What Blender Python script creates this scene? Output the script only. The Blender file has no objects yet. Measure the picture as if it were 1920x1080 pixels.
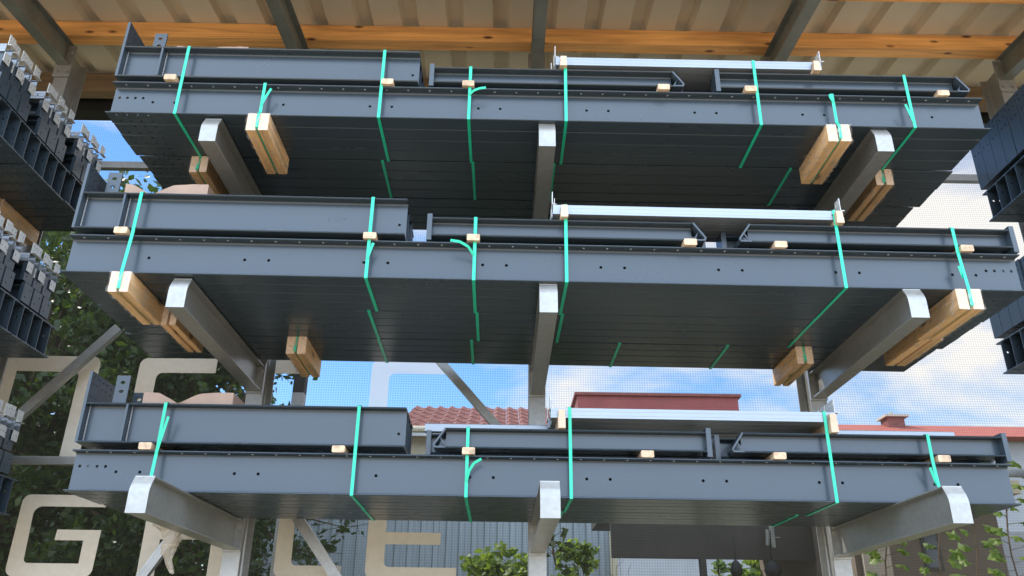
import bpy, bmesh, math, random
from mathutils import Vector, Matrix, noise
from mathutils.geometry import tessellate_polygon
random.seed(7)
PI = math.pi
C = bpy.context.scene.collection
S = bpy.context.scene

# ------------------------------------------------------------------ camera
CAM_Z = 1.6
th, ya, ro = math.radians(23.9891), math.radians(0.3948), math.radians(0.6553)
fw = Vector((math.sin(ya)*math.cos(th), math.cos(ya)*math.cos(th), math.sin(th)))
rt = Vector((math.cos(ya), -math.sin(ya), 0)); up = rt.cross(fw)
r2 = rt*math.cos(ro)+up*math.sin(ro); u2 = up*math.cos(ro)-rt*math.sin(ro)
cd = bpy.data.cameras.new('camera'); cam = bpy.data.objects.new('camera', cd); C.objects.link(cam)
cd.sensor_width = 36; cd.lens = 1532.73/1920*36; cd.clip_start = .05; cd.clip_end = 2000
m = Matrix((r2, u2, -fw)).transposed().to_4x4(); m.translation = (0, 0, CAM_Z)
cam.matrix_world = m
S.camera = cam

# ------------------------------------------------------------------ light
SUN_EL, SUN_AZ = math.radians(50), math.radians(-62)     # azimuth from +Y towards +X (sun stands left, behind the rack)
w = bpy.data.worlds.new('World'); S.world = w; w.use_nodes = True
nt = w.node_tree; nt.nodes.clear()
def N(t, ty, **k):
    n = t.nodes.new(ty)
    for a, v in k.items():
        if a.startswith('_'): n.inputs[a[1:].replace('_', ' ')].default_value = v
        else: setattr(n, a, v)
    return n
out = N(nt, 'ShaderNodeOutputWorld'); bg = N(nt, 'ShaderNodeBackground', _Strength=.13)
sky = N(nt, 'ShaderNodeTexSky'); sky.sky_type = 'NISHITA'; sky.sun_disc = False
sky.sun_elevation = SUN_EL; sky.sun_rotation = SUN_AZ; sky.air_density = 1.0; sky.dust_density = .1; sky.ozone_density = 1.6
tc = N(nt, 'ShaderNodeTexCoord'); mp = N(nt, 'ShaderNodeMapping'); mp.inputs['Scale'].default_value = (1.2, 1.2, 3.2)
mp.inputs['Location'].default_value = (.35, .1, .2)
nz = N(nt, 'ShaderNodeTexNoise', _Scale=2.3, _Detail=7.0, _Roughness=.55, _Distortion=.3)
cr = N(nt, 'ShaderNodeValToRGB'); cr.color_ramp.elements[0].position = .43; cr.color_ramp.elements[1].position = .58
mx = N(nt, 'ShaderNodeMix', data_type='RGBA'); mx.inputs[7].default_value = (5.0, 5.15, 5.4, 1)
L = nt.links.new
L(tc.outputs['Generated'], mp.inputs[0]); L(mp.outputs[0], nz.inputs['Vector']); L(nz.outputs[0], cr.inputs[0])
# bright cloud added in the unseen sky behind the viewer lights the fronts, the sky behind the rack is blue with lighter patches
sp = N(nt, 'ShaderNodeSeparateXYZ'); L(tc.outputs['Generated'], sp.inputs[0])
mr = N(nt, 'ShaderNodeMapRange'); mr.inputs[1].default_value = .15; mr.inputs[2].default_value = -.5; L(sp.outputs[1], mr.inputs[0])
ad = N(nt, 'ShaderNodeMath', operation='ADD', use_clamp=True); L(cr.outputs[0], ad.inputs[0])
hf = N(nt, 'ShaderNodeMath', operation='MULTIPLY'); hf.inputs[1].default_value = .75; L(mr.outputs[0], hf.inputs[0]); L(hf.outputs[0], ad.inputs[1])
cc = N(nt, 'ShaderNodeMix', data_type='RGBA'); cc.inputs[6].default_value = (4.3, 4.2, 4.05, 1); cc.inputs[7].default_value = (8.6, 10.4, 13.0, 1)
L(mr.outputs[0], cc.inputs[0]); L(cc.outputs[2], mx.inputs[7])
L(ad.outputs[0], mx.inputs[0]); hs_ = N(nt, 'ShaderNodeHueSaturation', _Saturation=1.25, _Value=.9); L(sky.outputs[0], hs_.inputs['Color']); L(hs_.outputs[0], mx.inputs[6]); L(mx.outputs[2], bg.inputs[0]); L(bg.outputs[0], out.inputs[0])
ld = bpy.data.lights.new('sun', 'SUN'); ld.energy = 3.0; ld.angle = math.radians(.5); ld.color = (1, .95, .87)
lo = bpy.data.objects.new('sun', ld); C.objects.link(lo)
sd = Vector((math.sin(SUN_AZ)*math.cos(SUN_EL), math.cos(SUN_AZ)*math.cos(SUN_EL), math.sin(SUN_EL)))
lo.rotation_euler = sd.to_track_quat('Z', 'Y').to_euler()
lo.location = sd*40
S.view_settings.view_transform = 'Standard'; S.view_settings.look = 'None'
S.view_settings.exposure = 1.35; S.view_settings.gamma = 1
S.cycles.max_bounces = 8; S.cycles.transparent_max_bounces = 24
S.cycles.caustics_reflective = False; S.cycles.caustics_refractive = False

# ------------------------------------------------------------------ materials
def mat(name, col, rough=.5, metal=0., spec=.5, var=0., vscale=4., vstretch=(1, 1, 1), bump=0., bscale=60., rvar=0., coat=0., coatr=.1, col2=None, spangle=0, scuff=0):
    mt = bpy.data.materials.new(name); mt.use_nodes = True; t = mt.node_tree
    b = t.nodes['Principled BSDF']; b.inputs['Base Color'].default_value = (*col, 1)
    b.inputs['Roughness'].default_value = rough; b.inputs['Metallic'].default_value = metal
    b.inputs['Specular IOR Level'].default_value = spec
    b.inputs['Coat Weight'].default_value = coat; b.inputs['Coat Roughness'].default_value = coatr
    tcn = N(t, 'ShaderNodeTexCoord'); mpn = N(t, 'ShaderNodeMapping'); mpn.inputs['Scale'].default_value = vstretch
    oi = N(t, 'ShaderNodeObjectInfo'); vm = N(t, 'ShaderNodeVectorMath', operation='ADD')
    sc = N(t, 'ShaderNodeVectorMath', operation='SCALE'); sc.inputs[3].default_value = 13.7
    cx = N(t, 'ShaderNodeCombineXYZ')
    for k in range(3): t.links.new(oi.outputs['Random'], cx.inputs[k])
    t.links.new(cx.outputs[0], sc.inputs[0]); t.links.new(tcn.outputs['Object'], vm.inputs[0]); t.links.new(sc.outputs[0], vm.inputs[1])
    t.links.new(vm.outputs[0], mpn.inputs[0])
    if var or col2:
        n = N(t, 'ShaderNodeTexNoise', _Scale=vscale, _Detail=6.0, _Roughness=.6); t.links.new(mpn.outputs[0], n.inputs['Vector'])
        x = N(t, 'ShaderNodeMix', data_type='RGBA'); c2 = col2 or tuple(max(0, c*(1+var)) for c in col)
        c1 = col if col2 else tuple(c*(1-var) for c in col)
        x.inputs[6].default_value = (*c1, 1); x.inputs[7].default_value = (*c2, 1)
        rr = N(t, 'ShaderNodeMapRange'); rr.inputs[1].default_value = .3; rr.inputs[2].default_value = .7
        t.links.new(n.outputs[0], rr.inputs[0]); t.links.new(rr.outputs[0], x.inputs[0]); t.links.new(x.outputs[2], b.inputs['Base Color'])
    if spangle and b.inputs['Base Color'].is_linked:
        vo = N(t, 'ShaderNodeTexVoronoi', _Scale=55.0); t.links.new(mpn.outputs[0], vo.inputs['Vector'])
        sv = N(t, 'ShaderNodeSeparateXYZ'); t.links.new(vo.outputs['Color'], sv.inputs[0])
        r5 = N(t, 'ShaderNodeMapRange'); r5.inputs[3].default_value = 1-spangle*1.6; r5.inputs[4].default_value = 1+spangle; t.links.new(sv.outputs[0], r5.inputs[0])
        x5 = N(t, 'ShaderNodeVectorMath', operation='SCALE'); t.links.new(b.inputs['Base Color'].links[0].from_socket, x5.inputs[0]); t.links.new(r5.outputs[0], x5.inputs[3])
        t.links.new(x5.outputs[0], b.inputs['Base Color'])
    if scuff and b.inputs['Base Color'].is_linked:
        m6 = N(t, 'ShaderNodeMapping'); m6.inputs['Scale'].default_value = (2.2, 9, 14); m6.inputs['Rotation'].default_value = (0, .25, 0); t.links.new(vm.outputs[0], m6.inputs[0])
        n6 = N(t, 'ShaderNodeTexNoise', _Scale=2.4, _Detail=9.0, _Roughness=.72, _Distortion=.6); t.links.new(m6.outputs[0], n6.inputs['Vector'])
        r6 = N(t, 'ShaderNodeMapRange'); r6.inputs[1].default_value = .67; r6.inputs[2].default_value = .80; r6.inputs[4].default_value = scuff; t.links.new(n6.outputs[0], r6.inputs[0])
        x6 = N(t, 'ShaderNodeMix', data_type='RGBA'); x6.inputs[7].default_value = (.22, .22, .21, 1); src = b.inputs['Base Color'].links[0].from_socket
        t.links.new(r6.outputs[0], x6.inputs[0]); t.links.new(src, x6.inputs[6]); t.links.new(x6.outputs[2], b.inputs['Base Color'])
    if rvar:
        n2 = N(t, 'ShaderNodeTexNoise', _Scale=vscale*2.3, _Detail=5.0); t.links.new(mpn.outputs[0], n2.inputs['Vector'])
        r3 = N(t, 'ShaderNodeMapRange'); r3.inputs[3].default_value = rough-rvar; r3.inputs[4].default_value = rough+rvar
        t.links.new(n2.outputs[0], r3.inputs[0]); t.links.new(r3.outputs[0], b.inputs['Roughness'])
    if bump:
        n3 = N(t, 'ShaderNodeTexNoise', _Scale=bscale, _Detail=4.0); t.links.new(mpn.outputs[0], n3.inputs['Vector'])
        bp = N(t, 'ShaderNodeBump', _Strength=bump, _Distance=.01); t.links.new(n3.outputs[0], bp.inputs['Height']); t.links.new(bp.outputs[0], b.inputs['Normal'])
    return mt

def wood_mat(name, col, dark, axis=0, knots=True, rough=.6):
    mt = bpy.data.materials.new(name); mt.use_nodes = True; t = mt.node_tree; b = t.nodes['Principled BSDF']
    b.inputs['Roughness'].default_value = rough
    tcn = N(t, 'ShaderNodeTexCoord'); oi = N(t, 'ShaderNodeObjectInfo')
    cx = N(t, 'ShaderNodeCombineXYZ')
    mu = N(t, 'ShaderNodeMath', operation='MULTIPLY'); mu.inputs[1].default_value = 9.3; t.links.new(oi.outputs['Random'], mu.inputs[0])
    for k in range(3): t.links.new(mu.outputs[0], cx.inputs[k])
    vm = N(t, 'ShaderNodeVectorMath', operation='ADD'); t.links.new(tcn.outputs['Object'], vm.inputs[0]); t.links.new(cx.outputs[0], vm.inputs[1])
    s = [14, 14, 14]; s[axis] = .9
    mp1 = N(t, 'ShaderNodeMapping'); mp1.inputs['Scale'].default_value = s; t.links.new(vm.outputs[0], mp1.inputs[0])
    n = N(t, 'ShaderNodeTexNoise', _Scale=1.6, _Detail=5.0, _Distortion=.8); t.links.new(mp1.outputs[0], n.inputs['Vector'])
    r = N(t, 'ShaderNodeValToRGB'); e = r.color_ramp.elements; e[0].position = .3; e[0].color = (*[c*.58 for c in col], 1); e[1].position = .7; e[1].color = (*[min(1, c*1.15) for c in col], 1)
    t.links.new(n.outputs[0], r.inputs[0]); last = r.outputs[0]
    if knots:
        s2 = [9, 9, 9]; s2[axis] = 3.4
        mp2 = N(t, 'ShaderNodeMapping'); mp2.inputs['Scale'].default_value = s2; t.links.new(vm.outputs[0], mp2.inputs[0])
        v = N(t, 'ShaderNodeTexVoronoi', _Scale=1.0); t.links.new(mp2.outputs[0], v.inputs['Vector'])
        rk = N(t, 'ShaderNodeValToRGB'); k = rk.color_ramp.elements; k[0].position = .07; k[0].color = (1, 1, 1, 1); k[1].position = .16; k[1].color = (0, 0, 0, 1)
        t.links.new(v.outputs['Distance'], rk.inputs[0])
        x = N(t, 'ShaderNodeMix', data_type='RGBA'); x.inputs[7].default_value = (*dark, 1)
        t.links.new(rk.outputs[0], x.inputs[0]); t.links.new(last, x.inputs[6]); last = x.outputs[2]
    t.links.new(last, b.inputs['Base Color'])
    bp = N(t, 'ShaderNodeBump', _Strength=.25, _Distance=.004); t.links.new(n.outputs[0], bp.inputs['Height']); t.links.new(bp.outputs[0], b.inputs['Normal'])
    return mt

M = {}
M['paint'] = mat('anthracite_paint', (.035, .052, .070), .27, 0, .62, var=.04, vscale=1.2, vstretch=(.5, 1, 1), rvar=.02)
M['galv'] = mat('galvanized_steel', (.36, .36, .345), .38, .55, .5, var=.07, vscale=5, rvar=.07, bump=.02, bscale=40, spangle=.05)
M['galv_new'] = mat('new_galvanized_steel', (.31, .345, .385), .36, .55, .5, var=.05, vscale=9, vstretch=(.2, 1, 1), rvar=.05)
M['galv_bright'] = mat('bright_zinc_bracket', (.62, .62, .60), .4, .3, .5, var=.1, vscale=20)
M['galv_dark'] = mat('weathered_galvanized_steel', (.25, .26, .24), .5, .55, .5, var=.2, vscale=5, rvar=.1)
M['bolt'] = mat('bolt_steel', (.42, .41, .38), .45, .8)
M['weld'] = mat('weld_metal', (.30, .31, .32), .5, .3, bump=.6, bscale=150)
M['purlin'] = wood_mat('orange_glazed_timber', (.98, .46, .16), (.12, .04, .02), 0)
M['oldwood'] = wood_mat('weathered_timber', (.22, .15, .09), (.05, .03, .02), 0)
M['plank'] = wood_mat('bearer_timber', (.82, .50, .23), (.22, .10, .04), 1)
M['blockwood'] = wood_mat('pale_spruce', (.70, .50, .33), (.4, .22, .1), 1, knots=False)
M['endgrain'] = mat('sawn_end_grain', (.68, .50, .37), .75, var=.07, vscale=30, bump=.15, bscale=90)
M['card'] = mat('brown_cardboard', (.30, .19, .125), .45, var=.1, vscale=10, bump=.2, bscale=25, coat=.4)
M['roof'] = mat('roof_sheet_coating', (.70, .63, .52), .6, 0, .3, var=.06, vscale=1.2, vstretch=(1, .3, 1))
M['black'] = mat('black_gutter', (.012, .012, .013), .5)
M['letter'] = mat('banner_letter_print', (.74, .68, .58), .8, 0, .2, var=.05, vscale=30, vstretch=(1, 1, 1), bump=.1, bscale=300)
def see_through(src, name, f):
    mt = M[src].copy(); mt.name = name; t = mt.node_tree; o = t.nodes['Material Output']; b = t.nodes['Principled BSDF']
    tr = N(t, 'ShaderNodeBsdfTransparent'); ms = N(t, 'ShaderNodeMixShader', _Fac=f); t.links.new(b.outputs[0], ms.inputs[1]); t.links.new(tr.outputs[0], ms.inputs[2]); t.links.new(ms.outputs[0], o.inputs[0]); M[name] = mt
see_through('letter', 'letter_low', .17); see_through('letter', 'letter_high', .26); see_through('letter', 'letter_faint', .62)
_t = M['letter_faint'].node_tree; _m = _t.nodes['Mix Shader']; _l = N(_t, 'ShaderNodeBsdfTranslucent'); _l.inputs[0].default_value = (.95, .93, .90, 1); _t.links.new(_l.outputs[0], _m.inputs[1])
M['concrete'] = mat('paving_concrete', (.52, .42, .29), .85, 0, .3, var=.12, vscale=1.5, bump=.2, bscale=30)
M['soil'] = mat('dark_grassy_soil', (.20, .185, .12), .95, 0, .2, var=.4, vscale=3, bump=.5, bscale=20)
M['plaster'] = mat('brown_plaster', (.17, .14, .11), .9, 0, .2, var=.08, vscale=2, bump=.3, bscale=60)
M['plaster2'] = mat('beige_plaster', (.42, .37, .30), .9, 0, .2, var=.06, vscale=3, bump=.3, bscale=60)
M['greywall'] = mat('pale_grey_render', (.30, .31, .32), .9, 0, .2, var=.08, vscale=2)
M['shed'] = mat('corrugated_shed_sheet', (.30, .345, .36), .5, .2, .4, var=.12, vscale=2, vstretch=(1, 1, .3))
M['shedside'] = mat('beige_fascia_board', (.56, .50, .36), .8, var=.06)
M['tile'] = mat('red_clay_tile', (.17, .06, .05), .8, 0, .3, var=.25, vscale=9)
M['tile2'] = mat('bright_red_roof_tile', (.30, .085, .065), .8, 0, .3, var=.12, vscale=3)
M['redwall'] = mat('dark_red_cladding', (.20, .045, .04), .7, var=.12, vscale=2)
M['brownsteel'] = mat('dark_brown_canopy', (.045, .040, .032), .6, var=.2, vscale=3)
M['glass'] = mat('dark_window_glass', (.03, .035, .03), .15, 0, .8)
M['bark'] = mat('tree_bark', (.10, .075, .05), .9, var=.3, vscale=10, bump=.5, bscale=30)
M['dark'] = mat('dark_void', (.02, .02, .02), .7)

def leaf_mat(name, c1, c2, tr):
    mt = bpy.data.materials.new(name); mt.use_nodes = True; t = mt.node_tree; t.nodes.clear()
    o = N(t, 'ShaderNodeOutputMaterial'); d = N(t, 'ShaderNodeBsdfPrincipled', _Roughness=.5); tl = N(t, 'ShaderNodeBsdfTranslucent'); ms = N(t, 'ShaderNodeMixShader', _Fac=tr)
    g = N(t, 'ShaderNodeNewGeometry'); x = N(t, 'ShaderNodeMix', data_type='RGBA'); x.inputs[6].default_value = (*c1, 1); x.inputs[7].default_value = (*c2, 1)
    t.links.new(g.outputs['Random Per Island'], x.inputs[0]); t.links.new(x.outputs[2], d.inputs['Base Color'])
    h = N(t, 'ShaderNodeMix', data_type='RGBA', blend_type='MULTIPLY'); h.inputs[0].default_value = 1; h.inputs[7].default_value = (1.6, 1.5, .6, 1)
    t.links.new(x.outputs[2], h.inputs[6]); t.links.new(h.outputs[2], tl.inputs[0])
    t.links.new(d.outputs[0], ms.inputs[1]); t.links.new(tl.outputs[0], ms.inputs[2]); t.links.new(ms.outputs[0], o.inputs[0]); return mt
M['leaf'] = leaf_mat('dark_tree_leaf', (.025, .05, .014), (.06, .11, .025), .35)
M['leaf2'] = leaf_mat('bright_leaf', (.06, .12, .022), (.22, .31, .07), .45)

def film_mat():
    mt = bpy.data.materials.new('clear_plastic_film'); mt.use_nodes = True; t = mt.node_tree; t.nodes.clear()
    o = N(t, 'ShaderNodeOutputMaterial'); tr = N(t, 'ShaderNodeBsdfTransparent'); p = N(t, 'ShaderNodeBsdfPrincipled', _Roughness=.12)
    p.inputs['Base Color'].default_value = (.85, .82, .78, 1); ms = N(t, 'ShaderNodeMixShader')
    n = N(t, 'ShaderNodeTexNoise', _Scale=22.0, _Detail=3.0, _Distortion=2.2); tcn = N(t, 'ShaderNodeTexCoord'); mq = N(t, 'ShaderNodeMapping'); mq.inputs['Scale'].default_value = (1, .35, 1); t.links.new(tcn.outputs['Object'], mq.inputs[0]); t.links.new(mq.outputs[0], n.inputs['Vector'])
    r = N(t, 'ShaderNodeMapRange'); r.inputs[1].default_value = .5; r.inputs[2].default_value = .72; r.inputs[3].default_value = .05; r.inputs[4].default_value = .38
    bp = N(t, 'ShaderNodeBump', _Strength=.9, _Distance=.01)
    t.links.new(n.outputs[0], r.inputs[0]); t.links.new(r.outputs[0], ms.inputs[0]); t.links.new(n.outputs[0], bp.inputs['Height']); t.links.new(bp.outputs[0], p.inputs['Normal'])
    t.links.new(tr.outputs[0], ms.inputs[1]); t.links.new(p.outputs[0], ms.inputs[2]); t.links.new(ms.outputs[0], o.inputs[0]); return mt
M['film'] = film_mat()

def strap_mat():
    mt = bpy.data.materials.new('green_strap'); mt.use_nodes = True; t = mt.node_tree; b = t.nodes['Principled BSDF']
    b.inputs['Base Color'].default_value = (.015, .55, .34, 1); b.inputs['Roughness'].default_value = .3
    tl = N(t, 'ShaderNodeBsdfTranslucent'); tl.inputs[0].default_value = (.02, .7, .35, 1); ms = N(t, 'ShaderNodeMixShader', _Fac=.0)
    o = t.nodes['Material Output']; t.links.new(b.outputs[0], ms.inputs[1]); t.links.new(tl.outputs[0], ms.inputs[2]); t.links.new(ms.outputs[0], o.inputs[0]); return mt
M['strap'] = strap_mat()

def net_mat():
    mt = bpy.data.materials.new('woven_banner_mesh'); mt.use_nodes = True; t = mt.node_tree; t.nodes.clear()
    o = N(t, 'ShaderNodeOutputMaterial'); tr = N(t, 'ShaderNodeBsdfTransparent'); d = N(t, 'ShaderNodeBsdfDiffuse'); d.inputs[0].default_value = (.02, .02, .017, 1)
    tl = N(t, 'ShaderNodeBsdfTranslucent'); tl.inputs[0].default_value = (.05, .05, .045, 1); m1 = N(t, 'ShaderNodeMixShader', _Fac=.6); m2 = N(t, 'ShaderNodeMixShader')
    tcn = N(t, 'ShaderNodeTexCoord'); sx = N(t, 'ShaderNodeSeparateXYZ'); t.links.new(tcn.outputs['Object'], sx.inputs[0])
    fs = []
    for ax in (0, 2):
        a = N(t, 'ShaderNodeMath', operation='MULTIPLY'); a.inputs[1].default_value = 2*PI/.0165; s = N(t, 'ShaderNodeMath', operation='SINE')
        t.links.new(sx.outputs[ax], a.inputs[0]); t.links.new(a.outputs[0], s.inputs[0])
        r = N(t, 'ShaderNodeMapRange'); r.inputs[1].default_value = -.6; r.inputs[2].default_value = .6; t.links.new(s.outputs[0], r.inputs[0]); fs.append(r)
    mlt = N(t, 'ShaderNodeMath', operation='MULTIPLY'); t.links.new(fs[0].outputs[0], mlt.inputs[0]); t.links.new(fs[1].outputs[0], mlt.inputs[1])
    fr = N(t, 'ShaderNodeMapRange'); fr.inputs[3].default_value = .38; fr.inputs[4].default_value = .20     # thread cover .. hole cover
    t.links.new(mlt.outputs[0], fr.inputs[0]); t.links.new(fr.outputs[0], m2.inputs[0])
    t.links.new(d.outputs[0], m1.inputs[1]); t.links.new(tl.outputs[0], m1.inputs[2]); t.links.new(tr.outputs[0], m2.inputs[1]); t.links.new(m1.outputs[0], m2.inputs[2])
    t.links.new(m2.outputs[0], o.inputs[0]); return mt
M['net'] = net_mat()

# ------------------------------------------------------------------ mesh helpers
class MB:
    default = 'paint'
    def __init__(s): s.v = []; s.f = []; s.mi = []; s.mats = []; s.used_none = False
    def _m(s, m):
        if m is None:
            if not s.mats: s.mats.append(s.default); s.used_none = True
            return 0
        if m not in s.mats: s.mats.append(m)
        return s.mats.index(m)
    def face(s, pts, m=None):
        b = len(s.v); s.v += [tuple(p) for p in pts]; s.f.append(tuple(range(b, b+len(pts)))); s.mi.append(s._m(m))
    def box(s, x0, x1, y0, y1, z0, z1, m=None, endm=None, ax=0):
        P = [Vector((x, y, z)) for x in (x0, x1) for y in (y0, y1) for z in (z0, z1)]
        F = [((0, 1, 3, 2), 0), ((4, 6, 7, 5), 0), ((0, 4, 5, 1), 1), ((2, 3, 7, 6), 1), ((0, 2, 6, 4), 2), ((1, 5, 7, 3), 2)]
        b = len(s.v); s.v += [tuple(p) for p in P]
        for f, a in F: s.f.append(tuple(b+i for i in f)); s.mi.append(s._m(endm if (endm and a == ax) else m))
    def prism(s, prof, a0, a1, plane='yz', m=None, cap=True):
        """extrude closed profile; plane 'yz' -> along x, 'xz' -> along y, 'xy' -> along z"""
        def P(q, a):
            return {'yz': (a, q[0], q[1]), 'xz': (q[0], a, q[1]), 'xy': (q[0], q[1], a)}[plane]
        n = len(prof); b = len(s.v); s.v += [P(q, a0) for q in prof]+[P(q, a1) for q in prof]; k = s._m(m)
        for i in range(n): j = (i+1) % n; s.f.append((b+i, b+j, b+n+j, b+n+i)); s.mi.append(k)
        if cap: s.f.append(tuple(b+i for i in range(n))[::-1]); s.mi.append(k); s.f.append(tuple(b+n+i for i in range(n))); s.mi.append(k)
    def bar(s, x0, x1, y0, y1, z0, z1, c=.0015, m=None):
        s.prism([(y0+c, z0), (y1-c, z0), (y1, z0+c), (y1, z1-c), (y1-c, z1), (y0+c, z1), (y0, z1-c), (y0, z0+c)], x0, x1, 'yz', m)
    def tube(s, pts, rad, n=6, m=None, cap=True):
        pts = [Vector(p) for p in pts]; R = rad if isinstance(rad, (list, tuple)) else [rad]*len(pts); rings = []; k = s._m(m)
        for i, p in enumerate(pts):
            d = (pts[min(i+1, len(pts)-1)]-pts[max(i-1, 0)]).normalized()
            a = d.orthogonal().normalized() if i == 0 else (pa-d*pa.dot(d)).normalized(); pa = a
            c = d.cross(a); b = len(s.v); s.v += [tuple(p+(a*math.cos(t)+c*math.sin(t))*R[i]) for t in [2*PI*j/n for j in range(n)]]; rings.append(b)
        for i in range(len(rings)-1):
            for j in range(n): q = (j+1) % n; s.f.append((rings[i]+j, rings[i]+q, rings[i+1]+q, rings[i+1]+j)); s.mi.append(k)
        if cap: s.f.append(tuple(rings[0]+j for j in range(n))[::-1]); s.mi.append(k); s.f.append(tuple(rings[-1]+j for j in range(n))); s.mi.append(k)
    def plate(s, O, U, V, t, u0, u1, v0, v1, holes=(), m=None, n=12):
        """holed plate: O origin, U,V unit axes, thickness t along UxV (centred). holes (u,v,ru,rv)"""
        O, U, V = Vector(O), Vector(U), Vector(V); W = U.cross(V)
        def P(u, v, w): return O+U*u+V*v+W*w
        def quad(a0, a1, b0, b1):
            if a1-a0 < 1e-6 or b1-b0 < 1e-6: return
            s.face([P(a0, b0, t/2), P(a1, b0, t/2), P(a1, b1, t/2), P(a0, b1, t/2)], m)
            s.face([P(a0, b1, -t/2), P(a1, b1, -t/2), P(a1, b0, -t/2), P(a0, b0, -t/2)], m)
        cols = {}
        for h in holes: cols.setdefault(round(h[0], 4), []).append(h)
        cu = u0
        for uc in sorted(cols):
            hs = sorted(cols[uc], key=lambda h: h[1]); a = max(h[2] for h in hs)*1.3
            quad(cu, uc-a, v0, v1); cv = v0
            for _, vc, ru, rv in hs:
                b = rv*1.3; quad(uc-a, uc+a, cv, vc-b); cv = vc+b
                inner = []; outer = []
                for i in range(n):
                    an = 2*PI*i/n+PI/n; c_, s_ = math.cos(an), math.sin(an); inner.append((uc+ru*c_, vc+rv*s_))
                    k = max(abs(c_), abs(s_)); outer.append((uc+a*c_/k, vc+b*s_/k))
                # force square corners: with n multiple of 4 add corners
                for i in range(n):
                    j = (i+1) % n
                    for w_, fl in ((t/2, 0), (-t/2, 1)):
                        pts = [P(*inner[i], w_), P(*outer[i], w_)]
                        oi_, oj = outer[i], outer[j]
                        if abs(oi_[0]-oj[0]) > 1e-7 and abs(oi_[1]-oj[1]) > 1e-7:
                            cx_ = uc+a*(1 if (oi_[0]+oj[0])/2 > uc else -1); cy_ = vc+b*(1 if (oi_[1]+oj[1])/2 > vc else -1); pts.append(P(cx_, cy_, w_))
                        pts += [P(*outer[j], w_), P(*inner[j], w_)]
                        s.face(pts[::-1] if fl else pts, m)
                    s.face([P(*inner[i], t/2), P(*inner[j], t/2), P(*inner[j], -t/2), P(*inner[i], -t/2)], m)
            quad(uc-a, uc+a, cv, v1); cu = uc+a
        quad(cu, u1, v0, v1)
        for (a, b), (c_, d_) in (((u0, v0), (u1, v0)), ((u1, v0), (u1, v1)), ((u1, v1), (u0, v1)), ((u0, v1), (u0, v0))):
            s.face([P(a, b, -t/2), P(c_, d_, -t/2), P(c_, d_, t/2), P(a, b, t/2)], m)
    def mesh(s, name, default=None, smooth=False):
        me = bpy.data.meshes.new(name); me.from_pydata(s.v, [], s.f)
        ms = list(s.mats) or [default]
        if default and s.used_none: ms[0] = default
        for x in ms: me.materials.append(M[x] if isinstance(x, str) else x)
        me.polygons.foreach_set('material_index', s.mi)
        if smooth: me.polygons.foreach_set('use_smooth', [True]*len(s.f))
        me.update(); return me
    def build(s, name, m=None, parent=None, loc=(0, 0, 0), smooth=False):
        o = bpy.data.objects.new(name, s.mesh(name, m, smooth)); C.objects.link(o); o.location = loc
        if parent: o.parent = parent
        return o

def tag(o, label=None, cat=None, group=None, kind=None):
    if label: o['label'] = label
    if cat: o['category'] = cat
    if group: o['group'] = group
    if kind: o['kind'] = kind
    elif cat: o['kind'] = 'thing'
    return o
def empty(name, label, cat, loc=(0, 0, 0), rot=(0, 0, 0), group=None):
    o = bpy.data.objects.new(name, None); C.objects.link(o); o.location = loc; o.rotation_euler = rot; o.empty_display_size = .1
    return tag(o, label, cat, group)
def child(name, me, parent, loc=(0, 0, 0)):
    o = bpy.data.objects.new(name, me); C.objects.link(o); o.parent = parent; o.location = loc; return o
def copy_tree(o, parent=None):
    c = o.copy(); C.objects.link(c)
    if parent: c.parent = parent
    for ch in o.children: copy_tree(ch, c)
    return c
ORD = ['first', 'second', 'third', 'fourth', 'fifth', 'sixth', 'seventh', 'eighth', 'ninth', 'tenth', 'eleventh', 'twelfth']

# ------------------------------------------------------------------ the beams
LEN = 4.59
pairs = []
for k in range(8): pairs += [(.209+.5717*k, .102), (.324+.5717*k, .102)]
endh = [(.030, .127), (.071, .127), (.113, .127), (.154, .127)]
def beam_meshes(L_, h, b, tw, tf, webholes, topholes, botholes, key, fr=.010):
    y = b/2
    mb = MB(); mb.plate((0, y, 0), (1, 0, 0), (0, 0, 1), tw, 0, L_, tf, h-tf, [(u, v, .0075, .0075) for u, v in webholes])
    for sy in (-1, 1):
        for z, sz in ((tf, 1), (h-tf, -1)):
            y0 = y+sy*tw/2
            pr = [(y0, z), (y0, z+sz*fr), (y0+sy*fr*.3, z+sz*fr*.3), (y0+sy*fr, z)]
            mb.prism(pr, 0, L_, 'yz')
    web = mb.mesh('web_'+key, 'paint')
    fl = []
    for z, hs in ((tf/2, botholes), (h-tf/2, topholes)):
        mb = MB()
        if hs:
            mb.plate((0, 0, z), (1, 0, 0), (0, 1, 0), tf, 0, L_, .0042, b-.0042, [(u, v, r, r) for u, v, r in hs if r > .005], n=8)
            za, zb, q_ = z-tf/2, z+tf/2, .0042
            mb.prism([(q_, za), (0, za+.003), (0, zb-.003), (q_, zb)], 0, L_, 'yz', 'paint'); mb.prism([(b-q_, za), (b, za+.003), (b, zb-.003), (b-q_, zb)], 0, L_, 'yz', 'paint')
            for u, v, r in hs:
                if r < .005: mb.tube([(u, v, za), (u, v, za-.0022), (u, v, za-.003)], [.0058, .005, .002], 8, 'galv_new')  # pale zinc nubs added to stand for light shining through the small holes
            if mb.mats and None not in mb.mats:
                pass
        else: mb.bar(0, L_, 0, b, z-tf/2, z+tf/2, .0038)
        fl.append(mb.mesh('flange_'+key, 'paint'))
    return web, fl
smallrow = []
k = .062
while k < LEN-.05: smallrow += [(k, .024, .0048)]; k += .1145
botpat = [(u+du, v, .0065) for u, du in ((.05, 0), (.105, 0), (.160, 0), (.215, 0)) for v, du in ((.022, 0), (.078, 0))]
mir = lambda hs: [(LEN-h[0], *h[1:]) for h in hs]
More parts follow.
